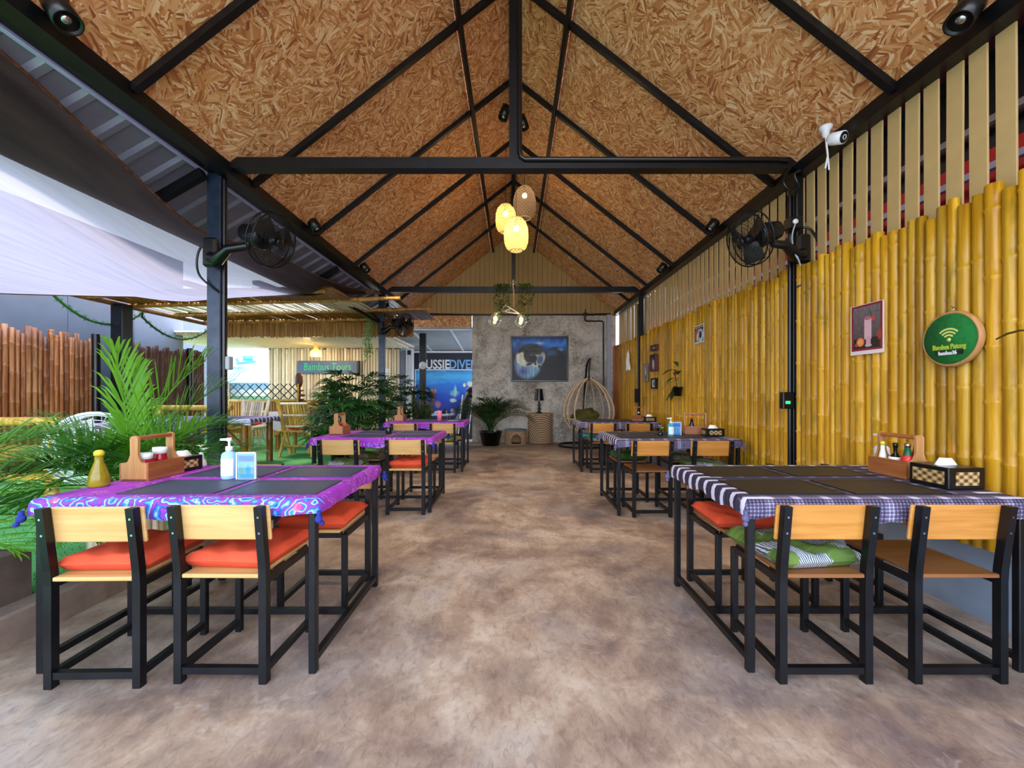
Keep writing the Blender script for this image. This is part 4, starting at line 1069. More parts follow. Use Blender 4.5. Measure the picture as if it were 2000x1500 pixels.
def bench(label, loc, rz, w, mat, h=.87):
    t = thing('bamboo_bench', label, 'bench', loc, rz)
    for s in (-1, 1):
        obj('post', bt(MB(), (s * w / 2, 0, 0), (s * w / 2, 0, h), .06, 3), M[mat], t)
        obj('leg', bt(MB(), (s * w / 2, .6, 0), (s * w / 2, .6, .6), .055, 2), M[mat], t)
        obj('arm_rail', bt(MB(), (s * w / 2, 0, .56), (s * w / 2, .62, .56), .045, 2), M[mat], t)
    for z, r in ((.20, .04), (.42, .045), (.52, .04), (h - .05, .05)): obj('rail', bt(MB(), (-w / 2 - .1, 0, z), (w / 2 + .1, 0, z), r, 4), M[mat], t)
    obj('rail', bt(MB(), (-w / 2, .6, .4), (w / 2, .6, .4), .04, 4), M[mat], t)
    sl_ = MB(); sl_.tube([(0, 0, .44), (0, .58, .44)], .022, 6); sl_ = sl_.mesh('seat_slat', M[mat])
    k = int(w / .09)
    for i in range(k): obj('seat_slat', sl_, None, t, (-w / 2 + .06 + i * (w - .12) / (k - 1), 0, .02))
    up_ = MB(); up_.tube([(0, 0, .54), (0, 0, h - .07)], .02, 6); up_ = up_.mesh('back_slat', M['bamboo_brown'])
    for i in range(k): obj('back_slat', up_, None, t, (-w / 2 + .08 + i * (w - .16) / (k - 1), .0, 0))
    return t
bench('golden bamboo bench with thick posts behind the left palm', (-5.82, 4.55, g0), 0, 1.38, 'bamboo_gold')
bench('bamboo bench with stacked back rails under the dark fence', (-5.72, 7.3, g0), 0, 1.2, 'bamboo_gold', .92)
cushion('orange cushion on the bamboo bench under the dark fence', CM_OBIG, (-5.45, 7.6, g0 + .487))
# white floor fan behind the palm
t = thing('floor_fan', 'white wire grille floor fan half hidden behind the tall palm', 'fan', (-3.62, 3.55, g0))
m = MB(); rm = Matrix.Translation((0, 0, .66)) @ Matrix.Rotation(R(25), 4, 'Z') @ Matrix.Rotation(R(84), 4, 'X')
for zz in (-.07, .07): m.tube([rm @ Vector((.3 * math.cos(a * .2094), .3 * math.sin(a * .2094), zz)) for a in range(30)], .014, 6, closed=True)
for k in range(1, 8):
    m.tube([rm @ Vector((.04 * k * math.cos(a * .2618), .04 * k * math.sin(a * .2618), .10 - .0004 * k * k)) for a in range(24)], .004, 4, closed=True)
for a in range(20): m.tube([rm @ Vector((r * math.cos(a * PI / 10), r * math.sin(a * PI / 10), z)) for r, z in ((.03, .10), (.2, .09), (.3, .07), (.3, -.07), (.05, -.1))], .003, 4)
obj('grille', m, M['white'], t)
m = MB(); m.lathe([(.22, 0), (.22, .02), (.05, .04), (.02, .06), (.02, .5), (.05, .52), (.05, .6), (.02, .62)], 18); obj('stand', m, M['white'], t)
bl_ = MB(); bl_.grid(lambda u, v: (.05 + .2 * u, (v - .5) * (.06 + .14 * u), .03 * (v - .5) * 2), 5, 3); bl_ = bl_.mesh('blade', M['white'])
for i in range(3):
    o = obj('blade', bl_, None, t); o.matrix_local = rm @ Matrix.Rotation(i * 2.094, 4, 'Z')
# ================================================================== DINING FURNITURE
TH = .78                                                 # table height
def make_table(x, y, label):
    t = thing('dining_table', label, 'table', (x, y, 0))
    w, d = 1.22, .82
    obj('tabletop', MB().box(-w / 2 - .015, w / 2 + .015, -d / 2 - .015, d / 2 + .015, TH - .03, TH - .004), M['wood'], t)
    for sx in (-1, 1):
        for sy in (-1, 1):
            obj('leg', MB().box(sx * w / 2 - .017, sx * w / 2 + .017, sy * d / 2 - .017, sy * d / 2 + .017, 0, TH - .03, bev=.004), M['steel'], t)
        obj('side_rail', MB().box(sx * w / 2 - .014, sx * w / 2 + .014, -d / 2 + .017, d / 2 - .017, .045, .075), M['steel'], t)
    obj('cross_rail', MB().box(-w / 2 + .014, w / 2 - .014, -.014, .014, .045, .075), M['steel'], t)
    for sy in (-1, 1): obj('apron_rail', MB().box(-w / 2 + .017, w / 2 - .017, sy * d / 2 - .012, sy * d / 2 + .012, TH - .06, TH - .03), M['steel'], t)
    return t
TL = {'L1': (-1.512, 2.258), 'L2': (-1.49, 4.72), 'L3': (-1.43, 6.94), 'R1': (1.68, 2.265), 'R2': (1.69, 4.61), 'R3': (1.69, 6.93)}
NM = {'L1': 'nearest purple table', 'L2': 'middle purple table', 'L3': 'farthest purple table', 'R1': 'nearest plaid table', 'R2': 'middle plaid table', 'R3': 'farthest plaid table'}
tab0 = None
for k, (x, y) in TL.items():
    side = 'left' if k[0] == 'L' else 'right'
    lb = 'black steel framed dining table under the ' + {'1': 'nearest', '2': 'middle', '3': 'farthest'}[k[1]] + (' purple' if k[0] == 'L' else ' plaid') + ' cloth'
    if tab0 is None: tab0 = make_table(x, y, lb); tab0['group'] = 'dining tables in two rows'
    else: dup(tab0, (x, y, 0), 0, lb)
# cloths
def sagP(x, y, nx, ny):
    if ny < 0: return .030 * math.exp(-((x + .0) / .16) ** 2) + .012 * abs(math.sin(x * 9))
    return .01 * abs(math.sin(y * 8))
CLP = drape(1.26, .86, .055, .006, M['purple'], 3, .012, 13, sagP, 'purple_cloth')
CLP2 = drape(1.26, .86, .06, .008, M['purple2'], 3, .012, 13, sagP, 'purple_cloth')
CLK = drape(1.26, .86, .065, .007, M['plaid'], 4, .014, 15, sagP, 'plaid_cloth')
KN = {}
for nm, c in (('p', '#1c2c8c'), ('k', '#5a5478')): M['knot' + nm] = plain('knot_' + nm, c, .8, 0, .4, 30, .4)
for nm in 'pk':
    m = MB(); m.ball((0, 0, 0), .017, 8, 6, 0, 1.1); m.ball((.012, -.008, -.022), .012, 7, 5); m.tube([(0, 0, .015), (0, 0, .035)], .010, 6); KN[nm] = m.mesh('knot', M['knot' + nm])
for k, (x, y) in TL.items():
    pp = k[0] == 'L'
    c = thing('tablecloth', (('purple batik cloth with blue scroll edge knotted over the ' if k == 'L1' else 'purple batik cloth with pale line print knotted over the ') if pp else 'dark plum and white plaid cloth knotted over the ') + NM[k], 'tablecloth', (x, y, TH), 0, 'purple batik tablecloths' if pp else 'plum plaid tablecloths')
    obj('cloth', (CLP if k == 'L1' else CLP2) if pp else CLK, None, c)
    for sx in (-1, 1):
        for sy in (-1, 1): obj('knot', KN['p' if pp else 'k'], None, c, (sx * .655, sy * .455, -.075), (0, 0, PI / 2 * sx))
# placemats
def matm(mat, edge):
    m = MB(); m.box(-.225, .225, -.15, .15, 0, .003, bev=.001); a = m.mesh('mat_panel', M[mat])
    m = MB(); 
    for (x0, x1, y0, y1) in ((-.225, .225, -.15, -.125), (-.225, .225, .125, .15), (-.225, -.2, -.125, .125), (.2, .225, -.125, .125)): m.box(x0, x1, y0, y1, .003, .0042)
    b = m.mesh('mat_border', M[edge]); return a, b
MP = {'L': matm('mat_blue', 'mat_edge'), 'R': matm('mat_black', 'mat_black')}
for k, (x, y) in TL.items():
    ofs = (-.12, .37) if k[0] == 'L' else (-.35, .14)
    for j, yo in enumerate((-.205, .195)):
        for i, xo in enumerate(ofs):
            wh = ('near left', 'near right', 'far left', 'far right')[j * 2 + i]
            p = thing('placemat', f'{"slate blue" if k[0] == "L" else "black"} woven placemat at the {wh} corner of the {NM[k]}', 'placemat', (x + xo + random.uniform(-.008, .008), y + yo + random.uniform(-.006, .006), TH + .0065), random.uniform(-.02, .02), 'placemats on the dining tables')
            obj('mat_panel', MP[k[0]][0], None, p); obj('mat_border', MP[k[0]][1], None, p)
# chairs: back at -y
def make_chair(name, wood, woodseat):
    t = thing(name, 'x', 'chair')
    w = .185
    ps = []
    for sx in (-1, 1):
        m = MB(); h = .0165
        secs = [(0, -.20), (.44, -.20), (.50, -.203), (.775, -.235)]
        vs = []; fs = []
        for z, yy in secs: vs += [(sx * w - h, yy - h, z), (sx * w + h, yy - h, z), (sx * w + h, yy + h, z), (sx * w - h, yy + h, z)]
        for i in range(3):
            for q in range(4):
                r = (q + 1) % 4; fs.append((i * 4 + q, i * 4 + r, i * 4 + 4 + r, i * 4 + 4 + q))
        fs += [(3, 2, 1, 0), (12, 13, 14, 15)]; m.add(vs, fs)
        lg = obj('leg', m, M['steel'], t)
        for z in (.66, .73):
            yy = -.203 - .032 * (z - .50) / .275 - h
            obj('screw', MB().box(sx * w - .004, sx * w + .004, yy - .0015, yy + .001, z - .004, z + .004), M['chrome'], lg)
        obj('leg', MB().box(sx * w - .015, sx * w + .015, .165, .195, 0, .445, bev=.003), M['steel'], t)
        obj('side_rail', MB().box(sx * w - .013, sx * w + .013, -.184, .166, .04, .07), M['steel'], t)
        obj('seat_rail', MB().box(sx * w - .012, sx * w + .012, -.184, .166, .425, .455), M['steel'], t)
    obj('stretcher', MB().box(-w + .016, w - .016, -.213, -.187, .04, .07), M['steel'], t)
    obj('seat_rail', MB().box(-w + .015, w - .015, .168, .192, .425, .455), M['steel'], t)
    obj('seat', MB().box(-.168, .168, -.215, .205, .457, .475, bev=.004), M[woodseat], t)
    m = MB(); m.box(-.212, .212, -.007, .007, -.078, .078, bev=.004)
    o = obj('backrest', m, M[wood], t, (0, -.1985, .6955), (math.atan2(.032, .275), 0, 0))
    return t
chL = make_chair('dining_chair', 'wood', 'wood'); chR = make_chair('dining_chair', 'wood_or', 'wood_dk')
CHAIRS = {
 'L1': [(-1.795, 1.955, 0.02, 'n'), (-1.267, 1.985, -.01, 'n'), (-1.78, 2.565, 0, 'f'), (-1.16, 2.545, 0, 'f')],
 'L2': [(-1.80, 4.42, 0, 'n'), (-1.115, 4.43, 0, 'n'), (-1.75, 5.04, 0, 'f'), (-1.12, 5.02, 0, 'f')],
 'L3': [(-1.715, 6.62, 0, 'n'), (-1.11, 6.64, 0, 'n'), (-1.7, 7.24, 0, 'f'), (-1.08, 7.24, 0, 'f')],
 'R1': [(1.352, 1.985, 0.0, 'n'), (1.936, 1.985, 0, 'n'), (1.37, 2.55, 0, 'f'), (1.93, 2.55, 0, 'f')],
 'R2': [(1.40, 4.345, 0.02, 'n'), (2.01, 4.35, 0, 'n'), (1.36, 4.92, 0, 'f'), (2.0, 4.92, 0, 'f')],
 'R3': [(1.41, 6.66, 0, 'n'), (1.98, 6.66, 0, 'n'), (1.38, 7.23, 0, 'f'), (1.97, 7.23, 0, 'f')]}
first = {'L': True, 'R': True}
CP = {}
for k, L in CHAIRS.items():
    for i, (x, y, rz, d) in enumerate(L):
        wh = ('near left', 'near right', 'far left', 'far right')[i]
        lb = f'{"pine" if k[0] == "L" else "amber"} wood and black steel chair at the {wh} seat of the {NM[k]}'
        base = chL if k[0] == 'L' else chR; r = rz + (PI if d == 'f' else 0)
        if first[k[0]]:
            base.location = (x, y, 0); base.rotation_euler = (0, 0, r); base['label'] = lb; base['group'] = 'pine dining chairs' if k[0] == 'L' else 'amber dining chairs'; first[k[0]] = False
        else: dup(base, (x, y, 0), r, lb)
        CP[(k, i)] = (x, y)
# cushions
CM_G = cushion_mesh(.42, .42, .075, M['greenprint'], 18, 5, .5, 7)
CM_OL = cushion_mesh(.38, .36, .07, M['olive'], 14, 4, .4, 8)
CM_GR = cushion_mesh(.40, .40, .06, M['greenprint'], 14, 5, .4, 9)
CM_T = cushion_mesh(.40, .38, .07, M['teal'], 12, 5, .2, 10)
CM_GL = cushion_mesh(.38, .38, .08, M['bush'], 12, 4, .5, 11)
SZ = .4755
def on(k, i, label, mesh, dz=0, dy=.02, rz=0):
    x, y = CP[(k, i)]; cushion(label, mesh, (x, y + (dy if i < 2 else -dy), SZ + dz), rz)
on('L1', 0, 'orange cushion on the near left chair of the nearest purple table', CM_O, rz=.03)
on('L1', 1, 'orange cushion on the near right chair of the nearest purple table', CM_O, rz=-.05)
on('L1', 3, 'orange cushion on the far right chair of the nearest purple table', CM_O, rz=.02)
on('L1', 2, 'orange cushion below the olive one at the nearest purple table', CM_O)
x, y = CP[('L1', 2)]; cushion('olive cushion lying on an orange one at the nearest purple table', CM_OL, (x, y - .02, SZ + .064), .2)
on('L2', 1, 'orange cushion on the near right chair of the middle purple table', CM_O, dy=.04)
on('L2', 0, 'green patterned cushion on the near left chair of the middle purple table', CM_GR)
on('L2', 2, 'green patterned cushion on the far left chair of the middle purple table', CM_GR)
on('L3', 1, 'green patterned cushion on the near right chair of the farthest purple table', CM_GR, rz=.1)
on('L3', 0, 'green patterned cushion on the near left chair of the farthest purple table', CM_GR, rz=-.1)
on('R1', 0, 'puffy green and grey printed cushion at the nearest plaid table', CM_G, rz=.12)
on('R1', 2, 'orange cushion on the far left chair of the nearest plaid table', CM_O, rz=-.05)
on('R2', 2, 'leaf green cushion on the far left chair of the middle plaid table', CM_GL)
on('R2', 1, 'green patterned cushion on the near right chair of the middle plaid table', CM_GR)
on('R2', 3, 'green patterned cushion on the far right chair of the middle plaid table', CM_GR)
on('R3', 0, 'green patterned cushion on the near left chair of the farthest plaid table', CM_GR)
on('R3', 2, 'teal cushion on the far left chair of the farthest plaid table', CM_T)
# ------------------------------------------------------------------ table tops: caddies, boxes, bottles
def make_caddy():
    """long axis along y; end paddles at both y ends"""
    t = thing('condiment_caddy', 'x', 'caddy')
    w, L, h = .155, .24, .095; k = .011
    obj('base', MB().box(-w / 2 + k, w / 2 - k, -L / 2, L / 2, 0, .01), M['teak'], t)
    for s in (-1, 1): obj('side_board', MB().box(s * w / 2 - (k if s > 0 else 0), s * w / 2 + (k if s < 0 else 0), -L / 2, L / 2, 0, h), M['teak'], t)
    poly = [(-w / 2 + k, 0), (w / 2 - k, 0), (w / 2 - k, h)]
    for i in range(7): a = i / 6; poly.append((lerp(w / 2 - k - .012, .021, a ** .6), h + .045 * a ** 1.8))
    for i in range(7): a = PI * i / 6; poly.append((.022 * math.cos(a), .225 + .016 * math.sin(a)))
    for i in range(7): a = 1 - i / 6; poly.append((-lerp(w / 2 - k - .012, .021, a ** .6), h + .045 * a ** 1.8))
    poly.append((-w / 2 + k, h))
    for s in (-1, 1):
        y0 = -L / 2 if s < 0 else L / 2 - k - .003
        obj('end_paddle', MB().prism(poly, y0, y0 + k + .003), M['teak_end'], t)
    obj('handle', MB().box(-.018, .018, -L / 2 + .012, L / 2 - .012, .215, .237, bev=.006), M['teak'], t)
    return t
TZ = TH + .0075
cad = make_caddy(); cad.location = (-2.03, 2.31, TZ); cad['label'] = 'tall teak condiment caddy on the nearest purple table'; cad['group'] = 'teak condiment caddies'
cadL2 = dup(cad, (-2.0, 4.72, TZ), .05, 'teak condiment caddy on the middle purple table')
dup(cad, (-1.92, 6.95, TZ), .05, 'teak condiment caddy on the farthest purple table')
RC = (2.215, 2.35)
dup(cad, (RC[0], RC[1], TZ), 0, 'teak condiment caddy full of bottles on the nearest plaid table')
dup(cad, (2.08, 4.70, TZ), R(78), 'teak condiment caddy on the middle plaid table')
dup(cad, (2.14, 6.9, TZ), R(30), 'teak condiment caddy on the farthest plaid table')
M['redsauce'] = plain('red_sauce_jar', '#a01420', .15, 0, .3, 30)
M['label_w'] = plain('pale_label', '#e8e4d8', .6, 0, .1, 20)
M['yellowcap'] = plain('yellow_cap', '#d8c832', .4, 0, .05)
M['amberoil'] = plain('yellow_oil', '#8c7a14', .12, 0, .25, 20)
M['soy'] = plain('dark_soy', '#141414', .12, 0, .2)
M['greenlab'] = plain('green_label', '#185838', .4, 0, .2)
M['redcap'] = plain('red_cap', '#c82820', .4, 0, .05)
def bottle(name, label, cat, loc, prof, mat, cap=None, lab=None, capmat='white', labmat='label_w', n=16, group=None):
    t = thing(name, label, cat, loc, 0, group)
    m = MB(); m.lathe(prof, n); obj('body', m, M[mat], t)
    if cap: m = MB(); m.lathe(cap, n); obj('cap', m, M[capmat], t)
    if lab: m = MB(); m.lathe(lab, n); obj('label_band', m, M[labmat], t)
    return t
JAR = [(1e-7, 0), (.036, 0), (.042, .01), (.046, .05), (.04, .085), (.031, .095), (.031, .1)]
bottle('sauce_jar', 'red jar with white lid in front inside the nearest purple table caddy', 'jar', (-2.03, 2.255, TZ + .011), JAR, 'redsauce', [(.036, .098), (.037, .13), (1e-7, .131)], [(.0465, .025), (.0475, .04), (.0465, .06)])
bottle('sauce_jar', 'second white lidded jar behind the red one in the purple table caddy', 'jar', (-2.03, 2.352, TZ + .011), [(1e-7, 0), (.034, 0), (.038, .06), (.03, .11), (.03, .118)], 'redsauce', [(.034, .115), (.035, .15), (1e-7, .151)])
OIL = [(1e-7, 0), (.04, 0), (.044, .01), (.038, .06), (.026, .1), (.018, .125), (.016, .16)]
bottle('oil_bottle', 'yellow capped oil bottle left of the caddy on the nearest purple table', 'bottle', (-2.095, 2.07, TZ), OIL, 'amberoil', [(.02, .155), (.021, .172), (.013, .182), (1e-7, .184)], None, 'yellowcap')
# woven tissue boxes
def tissue_box(label, loc, rz, w=.24, d=.13, h=.085):
    t = thing('tissue_box', label, 'tissue box', loc, rz)
    obj('case', MB().box(-w / 2, w / 2, -d / 2, d / 2, 0, h, bev=.004), M['blacksteel2'], t)
    obj('woven_panel', MB().box(-w / 2 + .035, w / 2 - .035, -d / 2 - .003, -d / 2, .02, h - .02), M['weave'], t)
    for s in (-1, 1): obj('woven_panel', MB().box(s * w / 2 - (.0 if s > 0 else .003), s * w / 2 + (.003 if s > 0 else 0), -d / 2 + .02, d / 2 - .02, .02, h - .02), M['weave'], t)
    m = MB(); m.add([(-.05, -.012, h), (.05, -.012, h), (.05, .012, h), (-.05, .012, h), (-.03, -.004, h + .035), (.024, -.008, h + .035), (.026, .004, h + .032), (-.03, .006, h + .037)], [(0, 1, 5, 4), (1, 2, 6, 5), (2, 3, 7, 6), (3, 0, 4, 7), (4, 5, 6, 7)], True)
    obj('tissue', m, M['tissue'], t)
    return t
tissue_box('black tissue box with woven panels beside the caddy on the nearest purple table', (-2.02, 2.50, TZ), R(80), .16, .12, .085)
tissue_box('black tissue box with woven panels on the nearest plaid table', (2.205, 2.09, TZ), R(3), .19, .19, .105)
tissue_box('black tissue box against the bamboo on the middle plaid table', (2.17, 4.46, TZ), 0, .2, .12, .085)
tissue_box('black tissue box on the farthest plaid table', (2.2, 6.65, TZ), 0, .2, .12, .085)
# sanitizer pumps and acrylic card stands
M['gel'] = plain('pale_blue_bottle', '#9cccf0', .25, 0, .05)
def pump(label, loc, s=1.0, mat='gel'):
    t = thing('pump_bottle', label, 'bottle', loc)
    m = MB(); m.lathe([(1e-7, 0), (.030 * s, 0), (.034 * s, .006), (.034 * s, .115 * s), (.028 * s, .128 * s), (.013 * s, .135 * s), (.013 * s, .142 * s)], 20); obj('body', m, M[mat], t)
    m = MB(); m.lathe([(.016 * s, .138 * s), (.016 * s, .158 * s), (.006, .16 * s), (.006, .182 * s), (.011 * s, .184 * s), (.011 * s, .20 * s), (1e-7, .201 * s)], 14); m.box(-.042 * s, 0, -.006, .006, .187 * s, .197 * s); obj('pump_head', m, M['white'], t)
    m = MB(); m.lathe([(.0345 * s, .02), (.0348 * s, .022), (.0348 * s, .10 * s), (.0345 * s, .102 * s)], 20, a0=-2.6, a1=-.5); obj('label_band', m, M['paper'], t)
    return t
pump('pale blue sanitizer pump bottle on the nearest purple table', (-1.565, 2.255, TZ), 1.12)
pump('teal sanitizer pump bottle on the middle plaid table', (1.72, 4.48, TZ), 1.0, 'teal')
M['cardprint'] = m_print('drink_card', '#a8d4f0', [('b', 0, .04, .05, .018, 0, .3, '#8090d8'), ('b', -.025, -.01, .016, .035, 0, .3, '#a8c898'), ('e', .01, -.02, .014, .03, 0, .3, '#5cc0e8'), ('b', .038, -.02, .01, .03, 0, .3, '#c8d0c0'), ('b', 0, -.055, .045, .012, 0, .4, '#60b8e8')], .3)
def card(label, loc, rz, w=.105, h=.15):
    t = thing('card_stand', label, 'card stand', loc, rz)
    obj('acrylic_sleeve', MB().box(-w / 2, w / 2, -.004, -.002, .006, h).box(-w / 2, w / 2, .004, .006, .006, h).box(-w / 2, w / 2, -.03, .03, 0, .006), M['acrylic'], t)
    obj('card', MB().box(-w / 2 + .008, w / 2 - .008, -.0015, .003, -h / 2 + .008, h / 2 - .006), M['cardprint'], t, (0, 0, h / 2))
    obj('frame', MB().box(-w / 2, -w / 2 + .006, -.005, .007, .006, h).box(w / 2 - .006, w / 2, -.005, .007, .006, h).box(-w / 2, w / 2, -.005, .007, h - .006, h), M['white'], t)
    return t
card('clear card stand with blue drinks card on the nearest purple table', (-1.452, 2.225, TZ), .05)
card('clear card stand beside the pump bottle on the middle plaid table', (1.80, 4.52, TZ), 0, .10, .15)
# small flower vases
def vase(label, loc, fl_col, h=.085, mat='white'):
    t = thing('flower_vase', label, 'vase', loc)
    m = MB(); m.lathe([(1e-7, 0), (.026, 0), (.03, .012), (.024, .035), (.013, .055), (.012, h), (.015, h + .005)], 14); obj('vase_body', m, M[mat], t)
    m = MB(); m.tube([(0, 0, h - .02), (-.005, 0, h + .04)], .003, 5); m.tube([(0, 0, h - .02), (.02, -.005, h + .02)], .003, 5); obj('stem', m, M['palm'], t)
    if fl_col not in M: M[fl_col] = plain('petal' + fl_col[1:], fl_col, .7, 0, .1)
    for p in ((-.005, 0, h + .045), (.022, -.005, h + .026)):
        m = MB()
        for i in range(7): a = i * 2 * PI / 7; m.add([(p[0], p[1], p[2]), (p[0] + .02 * math.cos(a - .3), p[1] + .02 * math.sin(a - .3), p[2] + .004), (p[0] + .026 * math.cos(a), p[1] + .026 * math.sin(a), p[2] + .008), (p[0] + .02 * math.cos(a + .3), p[1] + .02 * math.sin(a + .3), p[2] + .004)], [(0, 1, 2, 3)])
        m.ball(p, .007, 6, 4); obj('flower', m, M[fl_col], t)
    return t
vase('small white bottle vase with a pale flower on the nearest purple table', (-2.0, 2.625, TZ), '#d8ecd8')
vase('little vase with yellow green sprigs on the middle plaid table', (1.62, 4.52, TZ), '#b8c840', .06, 'darkglass')
bottle('dark_jar', 'small dark glass jar at the centre of the middle purple table', 'jar', (-1.44, 4.72, TZ), [(1e-7, 0), (.032, 0), (.036, .01), (.036, .06), (.03, .07), (.03, .075), (.024, .075), (.024, .03), (1e-7, .03)], 'darkglass')
M['pinkcup'] = plain('pink_cup', '#f07898', .45, 0, .05)
bottle('pink_tumbler', 'pink tumbler on the farthest purple table', 'cup', (-1.24, 6.86, TZ), [(1e-7, 0), (.036, 0), (.042, .17), (.038, .17), (.034, .06), (1e-7, .06)], 'pinkcup')
pt = tag(obj('paper_slip', MB().box(-.09, .09, -.05, .05, 0, .003), M['paper']), 'white paper slip beside the pink tumbler', 'paper'); pt.location = (-1.02, 6.9, TZ); pt.rotation_euler = (0, 0, .3)
# bottles in the caddy of the nearest plaid table (caddy lies along x)
cx, cy = RC; z = TZ + .011
bottle('oil_bottle', 'yellow capped sauce bottle in the nearest plaid table caddy', 'bottle', (cx - .03, cy + .075, z), [(r * .62, q) for r, q in OIL], 'label_w', [(.012, .153), (.013, .17), (1e-7, .176)], None, 'yellowcap', n=12)
bottle('soy_bottle', 'round dark soy bottle with black cap in the plaid table caddy', 'bottle', (cx - .02, cy + .005, z), [(1e-7, 0), (.03, 0), (.036, .03), (.036, .065), (.025, .095), (.010, .115), (.010, .15)], 'soy', [(.012, .148), (.013, .172), (1e-7, .174)], [(.0365, .07), (.031, .088), (.028, .094)], 'soy', 'label_w', 14)
bottle('chilli_bottle', 'sauce bottle with red and green label in the plaid table caddy', 'bottle', (cx - .022, cy - .07, z), [(1e-7, 0), (.026, 0), (.03, .02), (.03, .08), (.018, .12), (.012, .16)], 'greenlab', [(.014, .158), (.015, .178), (1e-7, .18)], [(.0305, .07), (.0308, .085), (.025, .105), (.022, .112)], 'chrome', 'redcap', 14)
bottle('chilli_bottle', 'red sauce jar at the wall side of the nearest plaid table caddy', 'jar', (cx + .036, cy - .07, z), [(1e-7, 0), (.024, 0), (.029, .05), (.028, .10), (.02, .15), (.018, .17)], 'redsauce', None, None, n=14)
pump('white pump bottle behind the caddy on the nearest plaid table', (cx + .05, cy + .17, TZ), 1.12, 'white')
bottle('soy_bottle', 'brown sauce bottle with pale label in the middle plaid table caddy', 'bottle', (2.04, 4.69, z), [(1e-7, 0), (.026, 0), (.03, .02), (.03, .08), (.018, .12), (.012, .16)], 'soy', [(.014, .158), (.015, .178), (1e-7, .18)], [(.0305, .03), (.031, .04), (.0305, .07)], 'redcap', 'label_w', 12)
bottle('soy_bottle', 'white capped bottle in the farthest plaid table caddy', 'bottle', (2.10, 6.88, z), [(1e-7, 0), (.026, 0), (.03, .02), (.03, .07), (.018, .1), (.012, .12)], 'soy', [(.014, .118), (.015, .138), (1e-7, .14)], None, 'white', n=12)
bottle('sauce_jar', 'red lidded jar in the middle purple table caddy', 'jar', (-1.99, 4.68, z), JAR, 'redsauce', [(.036, .098), (.037, .118), (1e-7, .119)], None, 'redcap', n=12)
bottle('sauce_jar', 'red jar in the farthest purple table caddy', 'jar', (-1.92, 6.9, z), JAR, 'redsauce', [(.036, .098), (.037, .118), (1e-7, .119)], None, 'redcap', n=12)
# ================================================================== LAMPS, FANS, FITTINGS
def plight(parent, loc, e, col, size=.04, kind='POINT', rot=None, spot=None):
    l = bpy.data.lights.new('lamp_light', kind); l.energy = e; l.color = col; l.shadow_soft_size = size
    if spot: l.spot_size = spot; l.spot_blend = .6
    o = bpy.data.objects.new('lamp_light', l); COL.objects.link(o); o.parent = parent; o.location = loc
    if rot: o.rotation_euler = rot
    return o
def lantern(label, loc, r, h, mat, e, narrow=.62):
    t = thing('woven_lantern', label, 'lamp', loc)
    prof = [(r * .52, -h / 2), (r * .80, -h * .42), (r * .97, -h * .25), (r, -h * .02), (r * .96, h * .2), (r * .80, h * .38), (r * narrow, h * .45), (r * .5, h / 2)]
    sh = obj('shade', MB().lathe([(a, b) for a, b in prof], 36), M[mat], t)
    # lathe closes its ends: keep the shade open at the bottom
    me = sh.data
    m = MB(); n = 36
    for (rr, z) in ((r * .52, -h / 2), (r * (.5 if narrow > .5 else .1), h / 2)): obj('rim', MB().tube([(rr * math.cos(2 * PI * k / n), rr * math.sin(2 * PI * k / n), z) for k in range(n)], .007, 5, closed=True), M['rattan'], t)
    obj('socket', MB().lathe([(.02, h * .28), (.022, h * .48), (.01, h * .55)], 10), M['blacksteel2'], t)
    obj('bulb', MB().ball((0, 0, h * .20), .042, 12, 8), M['bulb'], t)
    obj('cord', MB().tube([(0, 0, h * .5), (0, 0, RZ - .09 - loc[2])], .004, 5), M['blacksteel2'], t)
    if e: plight(t, (0, 0, h * .05), e, (1, .80, .50), .05)
    return t
def open_lathe(prof, n=36):
    m = MB(); m.lathe(prof, n); m.f = m.f[:(len(prof) - 1) * n]; m.sm = m.sm[:len(m.f)]; m.mi = m.mi[:len(m.f)]; return m
for lab, loc, r, h, mat, e, nr in (('lowest lit woven bamboo lantern of the three under the ridge', (.04, 6.2, 3.65), .185, .48, 'lantern', 3.6, .62),
                          ('left lit woven bamboo lantern of the three under the ridge', (-.125, 6.58, 4.05), .165, .43, 'lantern', 1.8, .62),
                          ('highest greyish tall woven lantern of the three under the ridge', (.185, 6.9, 4.47), .195, .55, 'lantern_grey', .4, .42)):
    t = lantern(lab, loc, r, h, mat, e, nr)
    for c in t.children:
        if c.name.startswith('shade'):
            prof = [(r * .52, -h / 2), (r * .80, -h * .42), (r * .97, -h * .25), (r, -h * .02), (r * .96, h * .2), (r * .80, h * .38), (r * nr, h * .45), (r * .5, h / 2)]
            if nr < .5: prof = [(r * .55, -h / 2), (r * .85, -h * .42), (r, -h * .2), (r * .98, h * .05), (r * .85, h * .25), (r * .6, h * .4), (r * .3, h * .48), (r * .08, h / 2)]
            c.data = open_lathe(prof).mesh('shade', M[mat])
